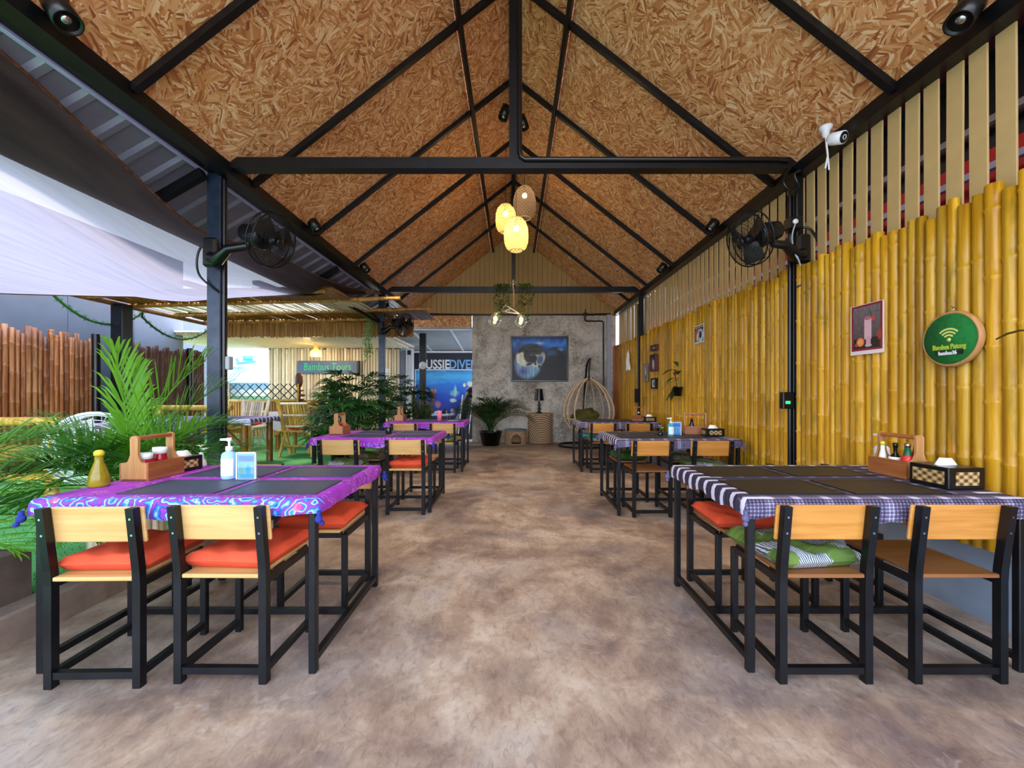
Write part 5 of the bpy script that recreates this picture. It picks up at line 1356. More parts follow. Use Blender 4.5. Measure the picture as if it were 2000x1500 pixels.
# rope and globe chandelier with ivy
Yc = 8.17
t = thing('globe_chandelier', 'rope and bamboo stick chandelier with two clear globe lamps', 'lamp', (0, Yc, 2.9))
m = MB(); m.tube([(-.0, .04, .62), (-.01, -.03, .48), (.0, -.03, .40), (.005, 0, .25), (.005, 0, .06)], .016, 8); obj('rope', m, M['rope'], t)
for s in (-1, 1): m = MB(); m.tube([(.0, -.08, .40 + s * .02), (.0, .13, .40 + s * .02)], .012, 6); 
m = MB(); m.tube([(.0 + .03 * math.cos(a), -.03 + .0 * a, .55 + .04 * math.sin(a)) for a in [i * .63 for i in range(10)]], .008, 6, closed=True); obj('knot_loop', m, M['chrome'], t)
for p, q in (((-.15, 0, .10), (.10, 0, -.05)), ((-.16, .02, -.02), (.12, .02, -.06)), ((-.36, 0, -.06), (-.08, 0, .02)), ((-.14, .01, .12), (-.36, .01, -.08))): obj('stick', MB().tube([p, q], .014, 7), M['bamboo_pale'], t)
for x, z in ((-.37, -.205), (.143, -.22)):
    g = obj('globe', MB().ball((x, 0, z), .135, 28, 18), M['globe'], t)
    obj('bulb', MB().ball((x + .01, 0, z + .04), .038, 12, 8, 0, 1.2), M['bulb'], t)
    obj('socket', MB().lathe([(.02, .085), (.025, .14), (.01, .16)], 10, (x, 0, z)), M['bamboo_gold'], t)
    plight(t, (x, -.0, z + .03), 9, (1, .70, .36), .03)
iv = thing('ivy_garland', 'green ivy strands hanging over the farther roof beam by the globes', 'plant', (0, Yc, 3.3))
rg = random.Random(17)
for i, (x, zl, n) in enumerate(((-.36, -.5, 60), (-.30, -.62, 70), (-.22, -.5, 60), (-.15, -.42, 50), (-.11, -.3, 40), (.12, -.42, 40), (.18, -.5, 50), (.24, -.3, 40), (.30, -.72, 45), (.36, -.2, 24))):
    pts = [(x * .9, -.07, .12), (x, -.08, .08), (x + rg.uniform(-.03, .03), -.06, zl * .4), (x + rg.uniform(-.04, .04), -.03, zl * .75), (x + rg.uniform(-.04, .04), 0, zl)]
    vine(iv, pts, n, 'ivy', 300 + i, .045, .04)
# spotlights under the eaves
def spotlight(label, loc, aim, e):
    t = thing('spotlight', label, 'spotlight', loc)
    d = Vector(aim).normalized(); q = d.to_track_quat('-Z', 'Y').to_matrix().to_4x4()
    obj('bracket', MB().box(-.025, .025, -.025, .025, -.01, .11), M['blacksteel2'], t)
    obj('housing', MB().lathe([(1e-7, .09), (.05, .09), (.062, .07), (.066, -.09), (.058, -.09), (.054, -.07), (1e-7, -.07)], 18, M=q), M['blacksteel2'], t)
    obj('lens', MB().lathe([(.053, -.074), (1e-7, -.078)], 16, M=q), M['chrome'], t)
    if e: plight(t, d * .11, e, (1, .86, .70), .05, 'SPOT', d.to_track_quat('-Z', 'Y').to_euler(), R(84))
SPE = 45
for i, (y, nm) in enumerate(((2.22, 'nearest'), (5.05, 'middle'), (6.75, 'farthest'))):
    spotlight(nm + ' black spotlight on the left eave beam', (-2.46, y, 3.33), (.75, -.05, -1), SPE)
    spotlight(nm + ' black spotlight on the right eave beam', (2.46, y, 3.33), (-.75, -.05, -1), SPE)
spotlight('black spotlight left of the ridge above the lanterns', (-.12, 5.5, 5.02), (-.3, -.1, -1), 0)
spotlight('black spotlight right of the ridge above the lanterns', (.13, 5.7, 5.02), (.3, -.1, -1), 0)
# wall fans
def wall_fan(label, c, d, mount, Rf=.225, hub_lab=True):
    t = thing('wall_fan', label, 'fan', mount)
    o = Vector(c) - Vector(mount); d = Vector(d).normalized()
    q = Matrix.Translation(o) @ d.to_track_quat('Z', 'Y').to_matrix().to_4x4()
    sgn = 1 if o.x > 0 else -1
    obj('wall_bracket', MB().box(-.06, .06, -.03, .03, -.18, .08, bev=.02), M['blacksteel2'], t, (sgn * .0, -.04, 0))
    b = q @ Vector((0, 0, -.22))
    m = MB(); m.tube([(sgn * .02, -.06, -.10), (sgn * .10, -.09, -.13), (sgn * .2, (b.y - .09) * .5, -.04), (b.x - sgn * .03, b.y, b.z - .10), (b.x, b.y, b.z - .02)], [.05, .055, .04, .035, .03], 10); obj('arm', m, M['blacksteel2'], t)
    m = MB(); m.lathe([(1e-7, -.31), (.05, -.31), (.075, -.29), (.09, -.20), (.105, -.10), (.09, -.075), (1e-7, -.075)], 18, M=q); obj('motor_housing', m, M['blacksteel2'], t)
    cg = MB()
    def W(p): return q @ Vector(p)
    for r, z in ((Rf, -.035), (Rf, .025)): cg.tube([W((r * math.cos(a * PI / 18), r * math.sin(a * PI / 18), z)) for a in range(36)], .006, 6, closed=True)
    for k in range(2, 8):
        r = Rf * k / 8; z = .085 - .06 * (k / 8) ** 2.5; cg.tube([W((r * math.cos(a * PI / 12), r * math.sin(a * PI / 12), z)) for a in range(24)], .0018, 3, closed=True)
    for a in range(72):
        ca, sa = math.cos(a * PI / 36), math.sin(a * PI / 36); ca2, sa2 = math.cos(a * PI / 36 + .25), math.sin(a * PI / 36 + .25)
        cg.tube([W((.04 * ca, .04 * sa, .088)), W((Rf * .6 * ca2, Rf * .6 * sa2, .07)), W((Rf * .9 * ca2, Rf * .9 * sa2, .05)), W((Rf * ca2, Rf * sa2, .025))], .0016, 3, caps=False)
    for a in range(36):
        ca, sa = math.cos(a * PI / 18), math.sin(a * PI / 18)
        cg.tube([W((.07 * ca, .07 * sa, -.085)), W((Rf * .7 * ca, Rf * .7 * sa, -.08)), W((Rf * ca, Rf * sa, -.035))], .0016, 3, caps=False)
    obj('cage', cg, M['grill'], t)
    hb = MB(); hb.lathe([(1e-7, .05), (.03, .045), (.04, .02), (.04, -.05), (1e-7, -.05)], 16, M=q); obj('hub', hb, M['blacksteel2'], t)
    cp = MB(); cp.lathe([(1e-7, .096), (.036, .094), (.042, .084), (1e-7, .084)], 18, M=q); obj('cage_badge', cp, M['blacksteel2'], t)
    bl = MB(); bl.grid(lambda u, v: (.03 + u * (Rf - .055), (v - .5) * (.07 + .12 * u * (1.3 - u * .6)), (v - .5) * -.07 + .0), 6, 4); bl = bl.mesh('blade', M['smoke'])
    for i in range(3):
        p = obj('blade', bl, None, t); p.matrix_local = q @ Matrix.Rotation(i * 2.0944 + .5, 4, 'Z')
    return t
M['smoke'] = plain('smoky_blade', '#242120', .25, 0, .1)
wall_fan('black wall fan on the nearest left post by the purple table', (-2.06, 3.50, 2.56), (.93, -.20, -.32), (-2.68, 3.66, 2.55))
wall_fan('black wall fan on the right post by the bamboo wall', (2.01, 3.50, 2.57), (-.93, -.15, -.34), (2.56, 3.66, 2.58))
wall_fan('black wall fan on the farther left post', (-2.13, 8.02, 2.58), (.86, -.42, -.30), (-2.64, 8.21, 2.6))
# cables and plug boxes
def cable(label, pts, r=.008, mat='blacksteel2', name='cable'):
    # smooth the points
    P = [Vector(p) for p in pts]; out = []
    for i in range(len(P) - 1):
        p0, p1, p2, p3 = P[max(i - 1, 0)], P[i], P[i + 1], P[min(i + 2, len(P) - 1)]
        for k in range(5):
            f = k / 5; out.append(.5 * (2 * p1 + (p2 - p0) * f + (2 * p0 - 5 * p1 + 4 * p2 - p3) * f * f + (3 * p1 - p0 - 3 * p2 + p3) * f ** 3))
    out.append(P[-1]); o = obj(name, MB().tube(out, r, 6), M[mat]); return tag(o, label, 'cable')
cable('black cable looping from the nearest left post beside the fan', [(-2.72, 3.68, 2.62), (-2.80, 3.66, 2.55), (-2.83, 3.66, 2.42), (-2.80, 3.66, 2.30), (-2.70, 3.68, 2.20), (-2.64, 3.67, 2.16)], .009)
cable('black cable looping right of the bamboo wall post', [(2.56, 3.66, 2.74), (2.63, 3.62, 2.70), (2.67, 3.58, 2.55), (2.68, 3.58, 2.40), (2.62, 3.60, 2.27), (2.53, 3.66, 2.20)], .010)
cable('black cable coil at the corner of beam and bamboo wall post', [(2.50, 3.62, 3.28), (2.42, 3.60, 3.22), (2.36, 3.58, 3.10), (2.42, 3.58, 3.03), (2.50, 3.60, 3.08), (2.47, 3.60, 3.18), (2.50, 3.56, 3.19)], .012)
cable('grey cord bundle hanging under the plug box on the right post', [(2.44, 3.55, 2.72), (2.40, 3.53, 2.60), (2.42, 3.53, 2.47), (2.46, 3.53, 2.40), (2.43, 3.54, 2.46), (2.41, 3.53, 2.52), (2.45, 3.53, 2.42), (2.48, 3.54, 2.36)], .006, 'greypanel')
tb_ = thing('plug_box', 'black plug box on the right post above its fan', 'socket', (2.50, 3.66, 2.76)); obj('box', MB().box(-.07, .05, -.06, .03, -.05, .05, bev=.008), M['blacksteel2'], tb_); obj('plug', MB().lathe([(1e-7, 0), (.022, 0), (.022, .02), (1e-7, .02)], 12, M=Matrix.Translation((-.03, -.06, 0)) @ Matrix.Rotation(R(90), 4, 'X')), M['white'], tb_)
# security camera
t = thing('security_camera', 'white security camera under the right eave beam with dangling cable', 'camera', (2.44, 3.2, 3.30))
obj('mount', MB().lathe([(1e-7, .04), (.045, .04), (.045, .02), (.028, .0), (.022, -.04), (1e-7, -.05)], 16), M['white'], t)
q = Matrix.Translation((.04, -.06, -.09)) @ Vector((.30, -.85, -.35)).normalized().to_track_quat('Z', 'Y').to_matrix().to_4x4()
obj('camera_body', MB().lathe([(1e-7, -.06), (.035, -.06), (.045, -.04), (.047, .05), (1e-7, .05)], 20, M=q), M['white'], t)
obj('camera_face', MB().lathe([(1e-7, .055), (.038, .054), (.04, .05), (1e-7, .05)], 20, M=q), M['blacksteel2'], t)
m = MB(); m.tube([q @ Vector((.016 * math.cos(a * .785), .016 * math.sin(a * .785), .057)) for a in range(8)], .003, 5, closed=True); obj('lens_ring', m, M['white'], t)
m = MB(); m.tube([(.0, .0, -.04), (-.01, -.02, -.12), (.0, -.02, -.20), (-.02, -.02, -.30)], .007, 6); m.tube([(.0, -.02, -.20), (.01, -.02, -.31)], .006, 6); obj('lead', m, M['white'], t)
# ================================================================== END WALL FURNISHINGS
t = thing('framed_painting', 'black framed blue and black painting on the concrete wall', 'painting', (.655, 10.37, 2.115))
def canv(tt, v):
    s = tt.sep(v); n = tt.noise(tt.map(v, sc=(6, 1, 1.3)), 1.0, 4)
    return tt.ramp(tt.m_('ADD', tt.m_('ADD', s[2], .42), tt.m_('MULTIPLY', tt.m_('SUBTRACT', n, .5), .25)), [(.0, '#181a22'), (.2, '#242832'), (.55, '#242a36'), (.70, '#1a54b4'), (.80, '#3c90ec'), (.95, '#1440a0')])
def skin(tt, v): return tt.ramp(tt.noise(v, 14, 4), [(.35, '#c8c8b0'), (.65, '#fcfcec')])
def cloth_(tt, v): return tt.ramp(tt.noise(tt.map(v, sc=(16, 1, 1.5), rot=(0, .15, 0)), 1.0, 3), [(.3, '#3c6c9c'), (.7, '#b0dcf8')])
def dark_(tt, v): return tt.ramp(tt.noise(tt.map(v, sc=(4, 1, 14)), 1.0, 3), [(.35, '#12120f'), (.75, '#4c524c')])
M['painting'] = m_print('painting', canv, [
  ('e', .44, .20, .16, .05, .3, .6, '#bcd4f0'), ('e', .0, .40, .12, .04, 0, .7, '#a8c8f0'), ('e', -.52, .36, .10, .10, 0, .6, '#2c5a90'),
  ('e', .40, -.12, .30, .42, 0, .15, '#1c1c20'), ('e', .34, .16, .18, .14, .2, .25, '#24303c'), ('e', .30, .10, .14, .14, .4, .5, '#3c5c7c'), ('e', .32, -.02, .16, .14, 0, .4, '#1c2430'),
  ('e', -.30, -.12, .34, .40, .0, .2, cloth_), ('e', -.38, .04, .22, .24, .2, .15, skin), ('e', -.06, .02, .20, .24, -.5, .15, skin), ('e', .02, -.02, .10, .16, -.2, .5, '#4c6c94'),
  ('e', -.18, .24, .34, .16, -.1, .25, dark_), ('e', -.30, .06, .10, .20, .25, .3, dark_), ('e', -.16, .00, .12, .12, -.5, .3, '#20222a'), ('e', -.46, .22, .14, .06, .6, .3, '#1c2a34'),
  ('e', -.26, -.13, .10, .035, .25, .4, '#201c28'), ('e', -.10, -.12, .03, .06, .4, .4, '#2c2a30'), ('e', .0, -.20, .025, .06, .4, .4, '#501c24'), ('e', -.42, -.32, .16, .14, .1, .8, '#4c58a0')], .5, .05, 7.0)
W_, H_ = .68, .53
obj('canvas', MB().box(-W_, W_, 0, .015, -H_, H_), M['painting'], t)
f = .045
for (x0, x1, z0, z1) in ((-W_ - f, W_ + f, H_, H_ + f), (-W_ - f, W_ + f, -H_ - f, -H_), (-W_ - f, -W_, -H_, H_), (W_, W_ + f, -H_, H_)): obj('frame_rail', MB().box(x0, x1, -.03, .03, z0, z1, bev=.006), M['blacksteel2'], t)
# wicker drum cabinet with lamp
t = thing('wicker_cabinet', 'round fronted tan wicker cabinet against the concrete wall', 'cabinet', (.665, 10.16, 0))
def m_arcs():
    q = NT('arc_weave'); v = q.co(); s = q.sep(v)
    d = q.n('ShaderNodeVectorMath', {0: q.comb(s[0], 0.0, q.m_('MULTIPLY', s[2], .8))}, operation='LENGTH').outputs['Value']
    w_ = q.m_('ADD', q.m_('MULTIPLY', q.m_('SINE', q.m_('MULTIPLY', d, 150.0)), .5), .5)
    b_ = q.m_('SINE', q.m_('MULTIPLY', s[2], 300.0))
    k = q.m_('ADD', q.m_('MULTIPLY', w_, .7), q.m_('MULTIPLY', b_, .12))
    return q.pbr(q.ramp(k, [(.1, '#6a5038'), (.6, '#c0a07c')]), .7, 0, q.bump(k, .5, .006))
M['arcs'] = m_arcs()
n = 24; prof = [(-.31 + 0, .2)] 
poly = [(-.30, .20), (-.30, -.02)] + [(-.30 * math.cos(PI * i / n), -.02 - .22 * math.sin(PI * i / n)) for i in range(1, n)] + [(.30, -.02), (.30, .20)]
def extrude(poly, z0, z1):
    m = MB(); k = len(poly); vs = [(x, y, z0) for x, y in poly] + [(x, y, z1) for x, y in poly]
    m.add(vs, [tuple(range(k))[::-1], tuple(range(k, 2 * k))]); m.add(vs, [(i, (i + 1) % k, (i + 1) % k + k, i + k) for i in range(k)], False); return m
obj('body', extrude(poly, .02, .72), M['arcs'], t)
obj('top', extrude([(x * 1.03, y * 1.03) for x, y in poly], .72, .755), M['wicker'], t)
obj('base', extrude([(x * .97, y * .97) for x, y in poly], 0, .03), M['bamboo_dark'], t)
t = thing('table_lamp', 'black table lamp with black shade on the wicker cabinet', 'lamp', (.63, 10.10, .756))
obj('base', MB().lathe([(1e-7, 0), (.07, 0), (.075, .02), (.03, .04), (.025, .06), (.05, .10), (.025, .14), (.02, .16), (.045, .20), (.02, .24), (.012, .30), (.012, .33)], 16), M['blacksteel2'], t)
obj('lamp_shade', open_lathe([(.12, .31), (.085, .60)], 20), M['blackcloth'] if 'blackcloth' in M else M['blacksteel2'], t)
# cat house
t = thing('cat_house', 'low round tan pet house with arched opening by the palm pot', 'pet house', (.05, 10.10, 0))
m = MB(); A, Zn = 60, 14
for r_, flip in ((.27, False), (.25, True)):
    vs = []; fs = []
    for j in range(Zn + 1):
        for i in range(A): a = 2 * PI * i / A; vs.append((r_ * math.cos(a), r_ * .92 * math.sin(a), .33 * j / Zn))
    for j in range(Zn):
        for i in range(A):
            a = 2 * PI * (i + .5) / A; x = r_ * math.cos(a); z = .33 * (j + .5) / Zn
            inside = math.sin(a) < 0 and abs(x - .02) < .12 and (z < .13 or (x - .02) ** 2 + (z - .13) ** 2 < .12 ** 2) and z > .02
            if inside: continue
            k = (i + 1) % A; q_ = (j * A + i, j * A + k, (j + 1) * A + k, (j + 1) * A + i); fs.append(q_[::-1] if flip else q_)
    m.add(vs, fs, True)
M['catfelt'] = plain('tan_felt', '#b08c68', .85, 0, .15, 20, .2)
obj('wall_ring', m, M['catfelt'], t)
obj('lid', MB().lathe([(1e-7, .33), (.28, .33), (.285, .345), (.27, .36), (1e-7, .362)], 36), M['greywall'], t)
obj('floor_pad', MB().lathe([(1e-7, .005), (.24, .005), (.24, .02), (1e-7, .025)], 24), M['blacksteel2'], t)
# egg chair
t = thing('egg_chair', 'rattan rib egg chair hanging on a black ring stand in the corner', 'chair', (1.72, 9.62, 0))
m = MB(); m.tube([(-.1 + .55 * math.cos(i * PI / 18), .05 + .52 * math.sin(i * PI / 18), .022) for i in range(36)], .022, 8, closed=True); obj('base_ring', m, M['steel'], t)
m = MB(); m.tube([(.02, .56, .03), (.02, .56, .6), (.04, .54, 1.3), (.07, .40, 1.92), (.09, .18, 2.07), (.09, .03, 2.06)], .024, 8); obj('stand_pole', m, M['steel'], t)
m = MB(); m.tube([(.09, .03, 2.06), (.06, .02, 1.85), (.05, 0, 1.62)], .02, 8); obj('hanger', m, M['blacksteel2'], t)
m = MB(); m.ball((.05, 0, 1.60), .045, 10, 6); m.box(-.02, .16, -.02, .02, 1.57, 1.61); obj('joint', m, M['blacksteel2'], t)
EP = [(.04, 1.60), (.22, 1.50), (.40, 1.33), (.52, 1.12), (.585, .92), (.59, .75), (.54, .58), (.44, .44), (.28, .36), (.05, .33)]
for i in range(13):
    a = R(-90 + 42 + i * (276 / 12)); 
    pts = [(.05 + r_ * math.cos(a) * 1.0, r_ * math.sin(a) * .9, z) for r_, z in EP]; o2 = []
    for j in range(len(pts) - 1):
        for k in range(3): f_ = k / 3; o2.append(Vector(pts[j]).lerp(Vector(pts[j + 1]), f_))
    o2.append(Vector(pts[-1])); obj('rib', MB().tube(o2, .017, 6), M['rattan'], t)
m = MB(); m.tube([(.05 + .57 * math.cos(R(-48 + i * 276 / 24)), .57 * .9 * math.sin(R(-48 + i * 276 / 24)), .66) for i in range(25)], .012, 6); obj('hoop', m, M['rattan'], t)
cm = cushion_mesh(.56, .5, .30, M['olive2'] if 'olive2' in M else plain('olive_velvet', '#565218', .8, 0, .25, 6, .3), 14, 3, .3, 21)
o = bpy.data.objects.new('seat_cushion', cm); COL.objects.link(o); o.location = (1.70, 9.62, .56); o.rotation_euler = (.0, -.2, .2); tag(o, 'olive cushion lying in the egg chair', 'cushion')
# hidden behind the wall edge: dive gear bag in the alley
t = thing('gear_bag', 'tall black gear bag with pale straps in front of the reef banner', 'bag', (-1.32, 11.35, 0))
m = MB(); m.grid(lambda u, v: ((.38 + .04 * math.sin(6 * v * PI)) * math.cos(2 * PI * u) * (1 - .45 * v ** 2) + .18 * v, .26 * math.sin(2 * PI * u) * (1 - .4 * v), 1.25 * v), 20, 10)
m.ball((.18, 0, 1.22), .2, 12, 6); M['blackcanvas'] = plain('black_shiny_canvas', '#0e0e12', .3, 0, .3, 10, .3); obj('bag_body', m, M['blackcanvas'], t)
for x, w_ in ((-.16, .03), (.12, .02)):
    m = MB(); m.tube([(x + .12 * v - .03, -.27 * (1 - .38 * v), 1.2 * v) for v in [i / 8 for i in range(1, 9)]], w_ * .6, 6); obj('strap', m, M['white'], t)
t = thing('gear_table', 'low table of dive gear in front of the reef banner', 'table', (-2.15, 12.0, 0))
obj('tabletop', MB().box(-.45, .35, -.3, .3, .60, .64), M['white'], t)
for sx in (-.4, .3):
    for sy in (-.25, .25): obj('leg', MB().box(sx - .02, sx + .02, sy - .02, sy + .02, 0, .6), M['steel'], t)
for i, (x, y, r_, mt) in enumerate(((-.3, -.1, .10, 'blacksteel2'), (-.1, .05, .08, 'white'), (.12, -.05, .11, 'blacksteel2'), (.25, .1, .07, 'navy'))):
    o = obj('gear_pouch', MB().ball((0, 0, r_ * .5), r_, 10, 6, 0, .5), M[mt]); o.location = (-2.15 + x, 12.0 + y, .64); tag(o, ('black', 'white', 'larger black', 'navy')[i] + ' rounded gear pouch on the low alley table', 'pouch')
# ================================================================== RIGHT WALL DECOR  (built facing -y, turned to face the room)
RX = 2.515
def wall(name, label, cat, y, z, x=RX): return thing(name, label, cat, (x, y, z), R(-90))
t = wall('wifi_sign', 'round green wifi sign with wooden rim hung on the bamboo wall', 'sign', 2.335, 1.566)
XR = Matrix.Rotation(R(90), 4, 'X')
obj('wooden_rim', MB().lathe([(1e-7, 0), (.155, 0), (.16, .012), (.155, .03), (.147, .034), (.143, .03), (1e-7, .03)], 40, M=XR), M['teak_end'], t)
M['signgreen'] = plain('felt_green', '#12702c', .9, 0, .2, 40, .3)
obj('green_face', MB().lathe([(.144, .03), (.143, .033), (1e-7, .033)], 40, M=XR), M['signgreen'], t)
M['paleyel'] = plain('pale_yellow_print', '#d8e078', .6, 0, .03)
cz = .0
for i, r_ in enumerate((.018 + .012, .048, .066)):
    m = MB(); k = 12; pts = [(r_ * math.sin(R(-47 + 94 * j / k)), -.0345, -.008 + r_ * math.cos(R(-47 + 94 * j / k))) for j in range(k + 1)]
    vs = []; fs = []
    for p_ in range(k + 1):
        a = R(-47 + 94 * p_ / k)
        for rr_ in (r_ - .005, r_ + .005): vs.append((rr_ * math.sin(a), -.035, -.008 + rr_ * math.cos(a)))
    for p_ in range(k): fs.append((2 * p_, 2 * p_ + 2, 2 * p_ + 3, 2 * p_ + 1))
    n0 = len(vs); vs += [(x, -.033, z) for x, y, z in vs]; fs += [tuple(q + n0 for q in f_[::-1]) for f_ in fs]
    m.add(vs, fs); obj('wifi_arc', m, M['paleyel'], t)
obj('wifi_dot', MB().lathe([(.011, .033), (.011, .0355), (1e-7, .0355)], 14, (0, 0, 0), M=Matrix.Translation((0, 0, -.004)) @ XR), M['paleyel'], t)
M['greenyel'] = plain('lime_print', '#b8c83a', .6, 0, .03)
text('lettering', 'Bambus Patong', .040, M['greenyel'], t, (0, -.0345, -.045), sx=.72, off=.001)
obj('black_label', MB().box(-.075, .075, -.0355, -.033, -.092, -.066, bev=.0), M['blacksteel2'], t)
text('lettering', 'bambus36', .030, M['white'], t, (-.005, -.0365, -.080), sx=.80, off=.001)
m = MB(); m.tube([(0, -.01, .155), (.006, -.012, .17), (0, -.014, .18), (-.006, -.012, .17)], .003, 5, closed=True); m.tube([(0, 0, .18), (0, -.02, .185), (0, -.02, .175)], .004, 5); obj('hook', m, M['chrome'], t)
t = wall('milkshake_poster', 'maroon bordered poster of a pink milkshake on the bamboo wall', 'poster', 2.92, 1.715)
def grey_(tt, v):
    s = tt.sep(v); return tt.ramp(tt.m_('ADD', tt.m_('MULTIPLY', tt.noise(v, 40, 4), .5), tt.m_('MULTIPLY', tt.m_('ADD', s[2], .2), .9)), [(.2, '#2a2020'), (.5, '#6c5c60'), (.8, '#908c94')])
M['shake'] = m_print('milkshake_print', '#f0dfe0', [('b', 0, .012, .128, .165, 0, .01, '#8c1c2c'), ('b', 0, .012, .112, .150, 0, .01, grey_), ('b', 0, -.10, .112, .038, 0, .1, '#241418'),
   ('e', -.05, -.09, .034, .034, 0, .1, '#e87838'), ('e', -.05, -.09, .024, .024, 0, .3, '#f0a868'), ('e', .105, -.05, .018, .04, 0, .3, '#a83c2c'), ('b', .012, .0, .030, .075, 0, .08, '#e0b4bc'), ('b', .016, -.085, .020, .03, 0, .1, '#d8a4b0'),
   ('e', .016, -.118, .030, .012, 0, .3, '#c8b8bc'), ('e', .012, .075, .032, .014, 0, .15, '#b4707c'), ('e', .055, .07, .014, .02, .3, .2, '#c84838'), ('b', .035, .11, .004, .04, .25, .3, '#245830'), ('e', -.085, -.11, .014, .012, 0, .2, '#b84828')], .35)
obj('print', MB().box(-.137, .137, 0, .004, -.18, .18), M['shake'], t)
t = wall('small_poster', 'small dark poster with white swirls high on the bamboo wall', 'poster', 5.56, 2.055)
M['swirl'] = m_print('swirl_print', '#f0ece4', [('b', 0, 0, .135, .115, 0, .01, '#20202c'), ('b', 0, .095, .13, .010, 0, .1, '#b8b090'), ('e', -.05, -.01, .10, .10, .3, .15, '#a86848'), ('e', .05, -.02, .085, .09, 0, .15, '#c8d8f0'), ('e', .045, -.005, .045, .06, .2, .2, '#28305c'), ('e', -.03, -.03, .035, .06, -.2, .2, '#f0e0c0'), ('e', .0, -.04, .015, .05, -.2, .3, '#4c9860'), ('e', .03, .05, .05, .02, 0, .3, '#d0b8d8'), ('b', 0, -.105, .13, .006, 0, .1, '#e8e4e0')], .4, .02, 14)
obj('print', MB().box(-.15, .15, 0, .004, -.125, .125), M['swirl'], t)
t = wall('white_cloth', 'white draped cloth hanging beyond the farther right post', 'cloth', 8.90, 1.76)
m = MB(); m.grid(lambda u, v: ((u - .5) * lerp(.36, .14, v) + .02 * math.sin(v * 9), -.03 + .022 * math.sin(u * 22) * (1 - v * .5), .37 * v - .015 * math.sin(u * 9) * (1 - v)), 24, 10); obj('cloth', m, M['tissue'], t)
m = MB(); m.tube([(-.05, -.02, .35), (-.03, -.02, .42), (.03, -.02, .42), (.05, -.02, .35)], .008, 6); obj('loop', m, M['tissue'], t)
def frame_(name, label, cat, y, z, w_, h_, dep, fw, inner, fm='carve'):
    t = wall(name, label, cat, y, z)
    for (x0, x1, z0, z1) in ((-w_, w_, h_ - fw, h_), (-w_, w_, -h_, -h_ + fw), (-w_, -w_ + fw, -h_ + fw, h_ - fw), (w_ - fw, w_, -h_ + fw, h_ - fw)): obj('frame_rail', MB().box(x0, x1, -dep, 0, z0, z1), M[fm], t)
    obj('print', MB().box(-w_ + fw, w_ - fw, -dep * .6, -.001, -h_ + fw, h_ - fw), M[inner], t); return t
M['plum'] = m_print('plum_print', '#3a2440', [('e', -.02, -.03, .06, .11, .1, .4, '#d8c8e0'), ('e', 0, -.11, .09, .03, 0, .5, '#a06a90'), ('e', .03, .08, .06, .04, 0, .5, '#241828')], .4)
M['tinypr'] = m_print('tiny_print', '#4c3850', [('e', 0, 0, .06, .02, 0, .5, '#c0a8c0')], .4)
M['driftw'] = m_print('driftwood_print', '#9a8470', [('e', 0, 0, .03, .12, .1, .5, '#d8d0c0'), ('e', 0, -.08, .05, .05, 0, .5, '#6c5848')], .6)
M['matpr'] = m_print('mat_print', '#eceae4', [('b', 0, 0, .05, .05, 0, .1, '#7c8894'), ('e', 0, .0, .025, .03, 0, .4, '#3c4448')], .4)
frame_('carved_plaque', 'small dark wooden plaque, topmost of the bamboo wall frames', 'plaque', 7.25, 2.055, .15, .05, .05, .02, 'tinypr')
frame_('picture_frame', 'dark plum framed picture under the small wooden plaque', 'picture', 7.25, 1.79, .15, .15, .06, .025, 'plum')
frame_('picture_frame', 'thin grey wood framed picture next to the farther right post', 'picture', 7.75, 1.64, .11, .17, .03, .02, 'driftw', 'greywall')
frame_('picture_frame', 'black frame with white mat, lowest on the bamboo wall', 'picture', 7.27, 1.425, .12, .095, .04, .03, 'matpr', 'blacksteel2')
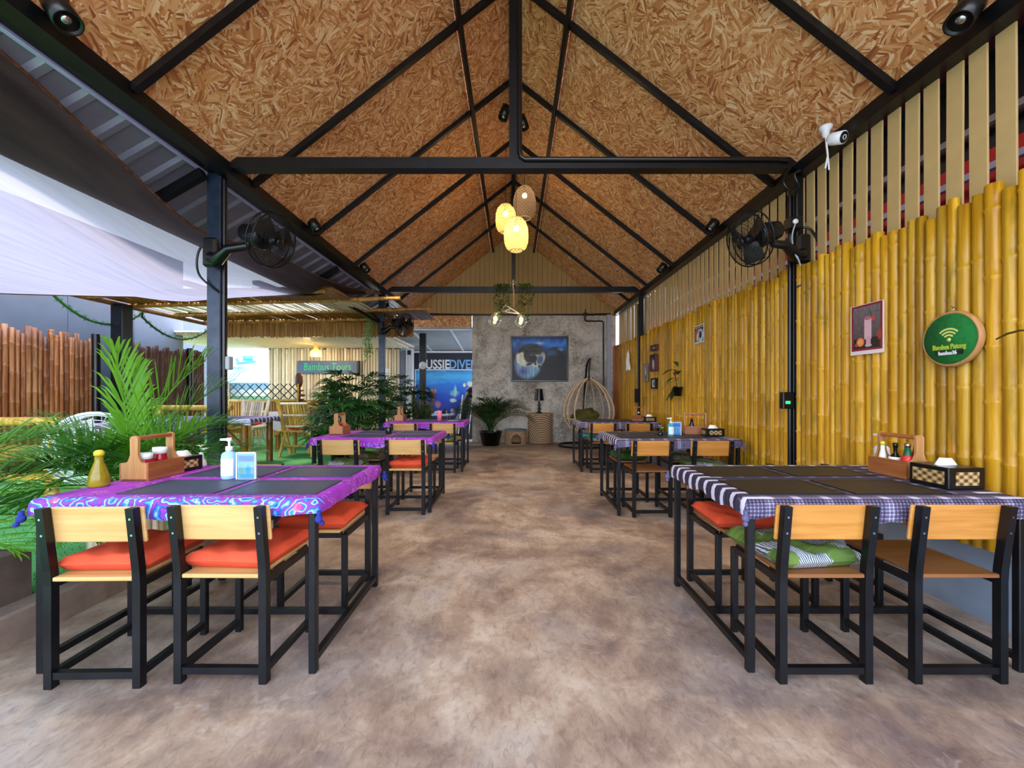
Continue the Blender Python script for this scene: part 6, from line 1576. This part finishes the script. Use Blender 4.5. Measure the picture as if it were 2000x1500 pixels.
# orchids in wall pots
def wallplant(label, y, z, leaves, s=1.0):
    t = thing('wall_plant', label, 'plant', (RX - .07, y, z))
    m = MB(); m.lathe([(1e-7, 0), (.045 * s, 0), (.062 * s, .12 * s), (.066 * s, .12 * s), (.066 * s, .13 * s), (.055 * s, .13 * s), (.05 * s, .11 * s), (1e-7, .11 * s)], 14); obj('pot', m, M['blacksteel2'], t)
    for (az, el, L, w_, st) in leaves:
        d = Vector((math.cos(az) * math.cos(el), math.sin(az) * math.cos(el), math.sin(el)))
        p = Vector((0, 0, .12 * s)) + Vector((0, 0, st)); sd = d.cross(Vector((0, 0, 1))).normalized() * w_
        m = MB(); vs = []; fs = []
        for i in range(7):
            f_ = i / 6; c_ = p + d * L * f_ + Vector((0, 0, -L * .55 * f_ ** 2.2)); ww = sd * math.sin(PI * (.06 + .9 * f_)) ** .7; vs += [c_ - ww, c_ + Vector((0, 0, -.006)), c_ + ww]
        for i in range(6):
            for j in (0, 1): fs.append((i * 3 + j, i * 3 + j + 1, i * 3 + j + 4, i * 3 + j + 3))
        m.add(vs, fs, True); obj('leaf', m, M['orchid'], t)
    if any(l[4] > .05 for l in leaves): obj('stem', MB().tube([(0, 0, .1), (-.02, .03, .25), (-.02, .05, .40)], .008, 6), M['orchid'], t)
    return t
M['orchid'] = m_leaf('orchid_leaf', '#1c3014', '#4c6a2c', .15)
wallplant('dark leaved plant in a black pot hung on the bamboo wall', 6.1, 1.21, ((2.4, .3, .24, .05, .26), (1.2, .4, .2, .05, .24), (-2.2, .5, .2, .045, .2), (1.9, 1.1, .2, .045, .32), (2.8, -.1, .22, .05, .12), (1.6, -.2, .26, .04, .0), (2.2, -.4, .2, .035, .0), (3.4, .2, .2, .045, .14), (1.5, .1, .3, .03, .02), (2.9, -.5, .2, .035, .0)), 1.05)
wallplant('strap leaved plant entering at the right edge of the bamboo wall', 1.78, 1.36, ((2.0, .75, .32, .032, .0), (1.7, .9, .24, .03, 0), (3.3, .6, .22, .022, 0), (-1.5, .6, .24, .022, 0), (2.7, 1.0, .26, .02, 0)), 1.0)
